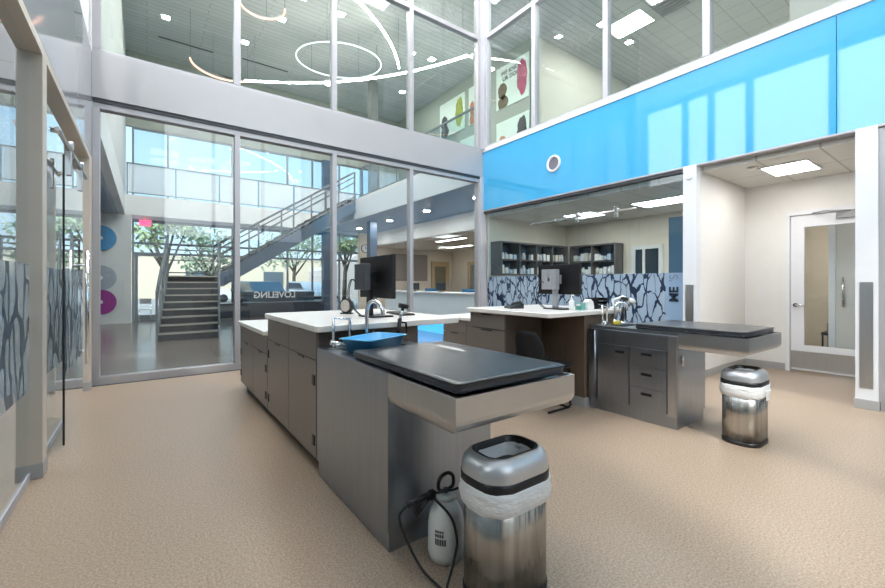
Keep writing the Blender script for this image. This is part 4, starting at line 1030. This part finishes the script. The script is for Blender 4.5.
# posters
def poster(y0, y1, z0, z1, label, c1, c2, txt=None, seed=0):
    t = thing('dog_poster', (10.298, (y0 + y1) / 2, (z0 + z1) / 2), label, 'poster')
    W_, H_ = y1 - y0, z1 - z0
    L(t, MB().box(-.03, -.002, -W_ / 2, W_ / 2, -H_ / 2, H_ / 2), 'sheet', mat('pale poster paper', (206, 222, 214), .5))
    q = Matrix.Translation((0, 0, 0))
    def blob(cy_, cz_, ry, rz_, m, nm):
        L(t, MB().lathe((0, 0, 0), [(1, 0), (1, .006)], 20), nm, m) if False else None
        mb = MB(); n = 22; rnd = random.Random(seed + int(cy_ * 10))
        P = [(cy_ + ry * math.cos(2 * PI * k / n) * rnd.uniform(.85, 1.08), cz_ + rz_ * math.sin(2 * PI * k / n) * rnd.uniform(.85, 1.08)) for k in range(n)]
        P = [(max(-W_ / 2, min(W_ / 2, a)), max(-H_ / 2, min(H_ / 2, b))) for a, b in P]
        mb.prism(P, 'X', -.038, -.0305); L(t, mb, nm, m)
    blob(W_ * .30, -.08 * H_, W_ * .14, H_ * .2, c1, 'dog_head')
    blob(W_ * .28, -.38 * H_, W_ * .16, H_ * .2, c1, 'dog_body')
    blob(-W_ * .30, .02 * H_, W_ * .15, H_ * .42, c2, 'dog_body')
    if txt: text_mesh(txt, 'letters', mat('dark poster letters', (50, 56, 62), .6), t, W[t] @ Matrix.Translation((-.034, 0, H_ * .25)) @ Matrix.Rotation(R(-90), 4, 'Z') @ Matrix.Rotation(R(90), 4, 'X'), .21, bold=.006)
    return t
m_br = mat('brown dog ink', (104, 88, 62), .6, noise=.5, nscale=6); m_pk = mat('pink shirt ink', (190, 84, 120), .6, noise=.5, nscale=6); m_dk = mat('dark dog ink', (52, 54, 62), .6, noise=.4); m_gr = mat('lime arch ink', (160, 176, 70), .6, noise=.4); m_or = mat('orange dog ink', (206, 130, 96), .6, noise=.4)
poster(9.22, 10.78, 7.58, 9.05, 'upper dog poster with lettering seen past the right corner glass', m_br, m_pk, 'WE KNOW\nUR DOGS', 1)
poster(9.22, 10.78, 5.75, 7.1, 'lower dog poster with an orange dog below the lettered one', m_or, m_dk, None, 2)
poster(12.6, 14.3, 7.55, 9.0, 'dog poster with a lime arch seen through the last bay', m_dk, m_gr, None, 3)
poster(11.3, 12.35, 7.55, 9.0, 'narrow dog poster between the lime one and the corner mullion', m_or, m_dk, None, 4)
poster(11.3, 12.9, 5.75, 7.1, 'lower dog poster partly behind the mezzanine railing', m_br, m_dk, None, 5)
# upstairs ceiling fittings
for (x, y, sx, sy, lab) in ((12.3, 6.9, .9, 1.2, 'large lit ceiling panel upstairs behind the right upper glass'),):
    panel_light(x, y, ZT, sx, sy, lab)
t = thing('ceiling_vent', (12.4, 5.7, ZT), 'square louvred vent beside the upstairs ceiling panel', 'vent')
L(t, MB().box(-.4, .4, -.4, .4, -.01, 0), 'frame', M_grey)
for k in range(5): L(t, MB().box(-.34 + .15 * k, -.28 + .15 * k, -.34, .34, -.03, -.011), 'louvre', M_alu)
for (x, y) in ((11.6, 7.4), (13.2, 7.4), (9.0, 6.0), (13.8, 4.2), (14.6, 2.0), (9.0, 3.6)): dup(dl, (x, y, ZT), None, 'small square downlight in the tiled upstairs ceiling', 'square downlights in the upstairs ceiling')
panel_light(9.6, 3.0, ZT, .6, 1.2, 'lit ceiling panel upstairs nearer the treatment room glass')
# fill light panels added above the frame to brighten the treatment room
for k, (x, y) in enumerate(((.9, 3.0), (.9, 5.3), (3.0, 2.6), (3.0, 5.0), (5.0, 3.6), (5.0, 5.7))):
    panel_light(x, y, ZT, 1.5, 1.5, 'large square fill light panel added high over the treatment room', M_fill, 'added fill light panels over the treatment room')

# ------------------------------------------------------------------ outside
S('ground_outside', B(-40, 60, 18.1, 90, -.3, -.12), M_asph, 'parking lot outside the lobby')
def tree(x, y, h, r, lm, label, n=2600):
    t = thing('tree', (x, y, -.12), label, 'tree')
    mb = MB(); mb.cyl((x, y, -.12), (x + .1, y, h * .45), .16, .1, 10)
    for k in range(6):
        a = k * 1.05; mb.cyl((x + .1, y, h * (.30 + .02 * k)), (x + r * .6 * math.cos(a), y + r * .6 * math.sin(a), h * .72), .07, .03, 6)
    mb.build('trunk', M_trunk, t)
    bm = bmesh.new(); rnd = random.Random(int(x * 7))
    cs = [(x + rnd.uniform(-.7, .7) * r, y + rnd.uniform(-.7, .7) * r, h * .72 + rnd.uniform(-.25, .3) * h * .8, r * rnd.uniform(.3, .5)) for _ in range(16)]
    for k in range(n):
        c = rnd.choice(cs); v = Vector((rnd.gauss(0, 1), rnd.gauss(0, 1), rnd.gauss(0, 1))).normalized() * c[3] * rnd.uniform(.5, 1.05)
        p = Vector(c[:3]) + v; s_ = rnd.uniform(.09, .18)
        u = Vector((rnd.gauss(0, 1), rnd.gauss(0, 1), rnd.gauss(0, 1))).normalized(); q = u.orthogonal().normalized()
        bm.faces.new([bm.verts.new(p + u * s_), bm.verts.new(p + q * s_ * .6), bm.verts.new(p - u * s_), bm.verts.new(p - q * s_ * .6)])
    o = MB(); o.bm.free(); o.bm = bm; o.build('foliage', lm, t)
tree(.6, 24.5, 5.4, 1.6, M_leaf, 'green tree outside behind the left of the stairs', 650)
tree(2.9, 28, 4.6, 1.6, M_leaf2, 'smaller pale tree seen over the stair landing', 700)
tree(8.8, 31, 6.2, 3.2, M_leaf2, 'wide grey green tree beyond the parked cars', 1300)
tree(9.9, 24.0, 6.4, 1.6, M_leaf, 'green tree beside the blue column outside', 1500)
t = thing('outer_building', (14, 48, 0), 'low tan building across the parking lot', 'building')
B(-14, 40, 46, 54, -.12, 3.9).build('wall', M_tanb, t); B(-14.1, 40.1, 45.9, 54.1, 3.9, 4.1).build('roof', mat('pale coping', (226, 216, 198), .8), t)
for k in range(5): B(-4 + k * 7, -2 + k * 7, 45.93, 46, .9, 2.6).build('window', mat('dark shop glass', (70, 84, 92), .2), t)
t = thing('outer_building', (22, 38, 0), 'grey gabled building beyond the wide tree', 'building')
MB().prism([(13.5, -.12), (21, -.12), (21, 3.2), (17.2, 4.4), (13.5, 2.6)], 'Y', 37, 42).build('wall', mat('grey block', (170, 160, 152), .9), t)
def car(x, y, rz, m, label, s=1.0):
    t = thing('car', (x, y, -.12), label, 'car', rz=rz)
    L(t, MB().prism([(-2.2, .3), (2.2, .3), (2.25, .75), (2.1, .95), (1.1, 1.05), (.5, 1.55), (-1.5, 1.6), (-2.15, 1.05)], 'Y', -.85, .85), 'body', m)
    L(t, MB().prism([(1.0, 1.08), (.48, 1.48), (-1.45, 1.53), (-1.9, 1.08)], 'Y', -.87, .87), 'side_window', mat('car glass', (50, 64, 74), .05))
    L(t, MB().prism([(-.75, .55), (.75, .55), (.75, .7), (-.75, .7)], 'X', 2.2, 2.27), 'grille', M_black)
    for wx in (-1.35, 1.35):
        for wy in (-.87, .67): L(t, MB().cyl((wx, wy, .32), (wx, wy + .2, .32), .32, .32, 20), 'wheel', M_black)
    for wy in (-.6, .6): L(t, MB().box(2.18, 2.26, wy - .16, wy + .16, .72, .86, .02), 'headlight', M_wframe)
    return t
car(5.2, 24.5, R(-80), mat('teal car paint', (44, 92, 110), .2, .3, coat=.5), 'teal blue car parked outside behind the stairs')
car(8.3, 25.5, R(-85), mat('light car paint', (190, 200, 206), .2, .3, coat=.5), 'pale silver car parked outside beside the teal one')
car(3.4, 36, R(0), mat('white car paint', (226, 228, 230), .2, coat=.5), 'white car far across the parking lot')
# planter bench inside
t = thing('planter_bench', (5, 17.2, 0), 'long dark planter bench below the lobby window', 'planter')
B(1.9, 6.2, 17.2, 17.85, 0, .52, .01).build('box', mat('dark navy bench', (44, 54, 66), .4), t); B(1.88, 6.22, 17.18, 17.87, .52, .56, .005).build('top_board', mat('charcoal top', (58, 64, 72), .3), t)
t = thing('potted_agave', (2.9, 17.5, .56), 'spiky dark plant standing on the planter bench right of the stairs', 'plant')
L(t, MB().lathe((0, 0, 0), [(.14, 0), (.18, .2), (.16, .2)], 18), 'pot', M_black)
ms = MB()
for k in range(16):
    a = k * 2.4; l_ = .45 + .1 * (k % 3); e_ = R(35 + 3 * k)
    ms.tube([(0, 0, .18), (l_ * .5 * math.cos(a) * math.cos(e_), l_ * .5 * math.sin(a) * math.cos(e_), .2 + l_ * .6 * math.sin(e_)), (l_ * .8 * math.cos(a) * math.cos(e_), l_ * .8 * math.sin(a) * math.cos(e_), .2 + l_ * .85 * math.sin(e_))], .014, 5)
L(t, ms, 'leaves', mat('dark agave', (44, 66, 52), .5))
t = thing('cafe_chair', (-.05, 17.2, 0), 'small chrome cafe chair beside the lobby entrance', 'chair')
L(t, MB().box(-.18, .18, -.18, .18, .42, .45, .01), 'seat', M_white)
for sx in (-.16, .16):
    for sy in (-.16, .16): L(t, MB().cyl((sx, sy, 0), (sx, sy, .42 if sy < 0 else .8), .012), 'leg', M_chrome)
L(t, MB().box(-.16, .16, .15, .17, .62, .8, .005), 'backrest', M_grey)
t = thing('waiting_chair', (9.6, 1.6, 0), 'black chair in the corridor seen through the glazed door', 'chair')
L(t, MB().box(-.22, .22, -.22, .22, .42, .47, .01), 'seat', M_black); L(t, MB().box(.19, .22, -.2, .2, .55, .85, .01), 'backrest', M_black)
for sx in (-.2, .2):
    for sy in (-.2, .2): L(t, MB().cyl((sx, sy, 0), (sx, sy, .42 if sx < 0 else .6), .012), 'leg', M_blackm)
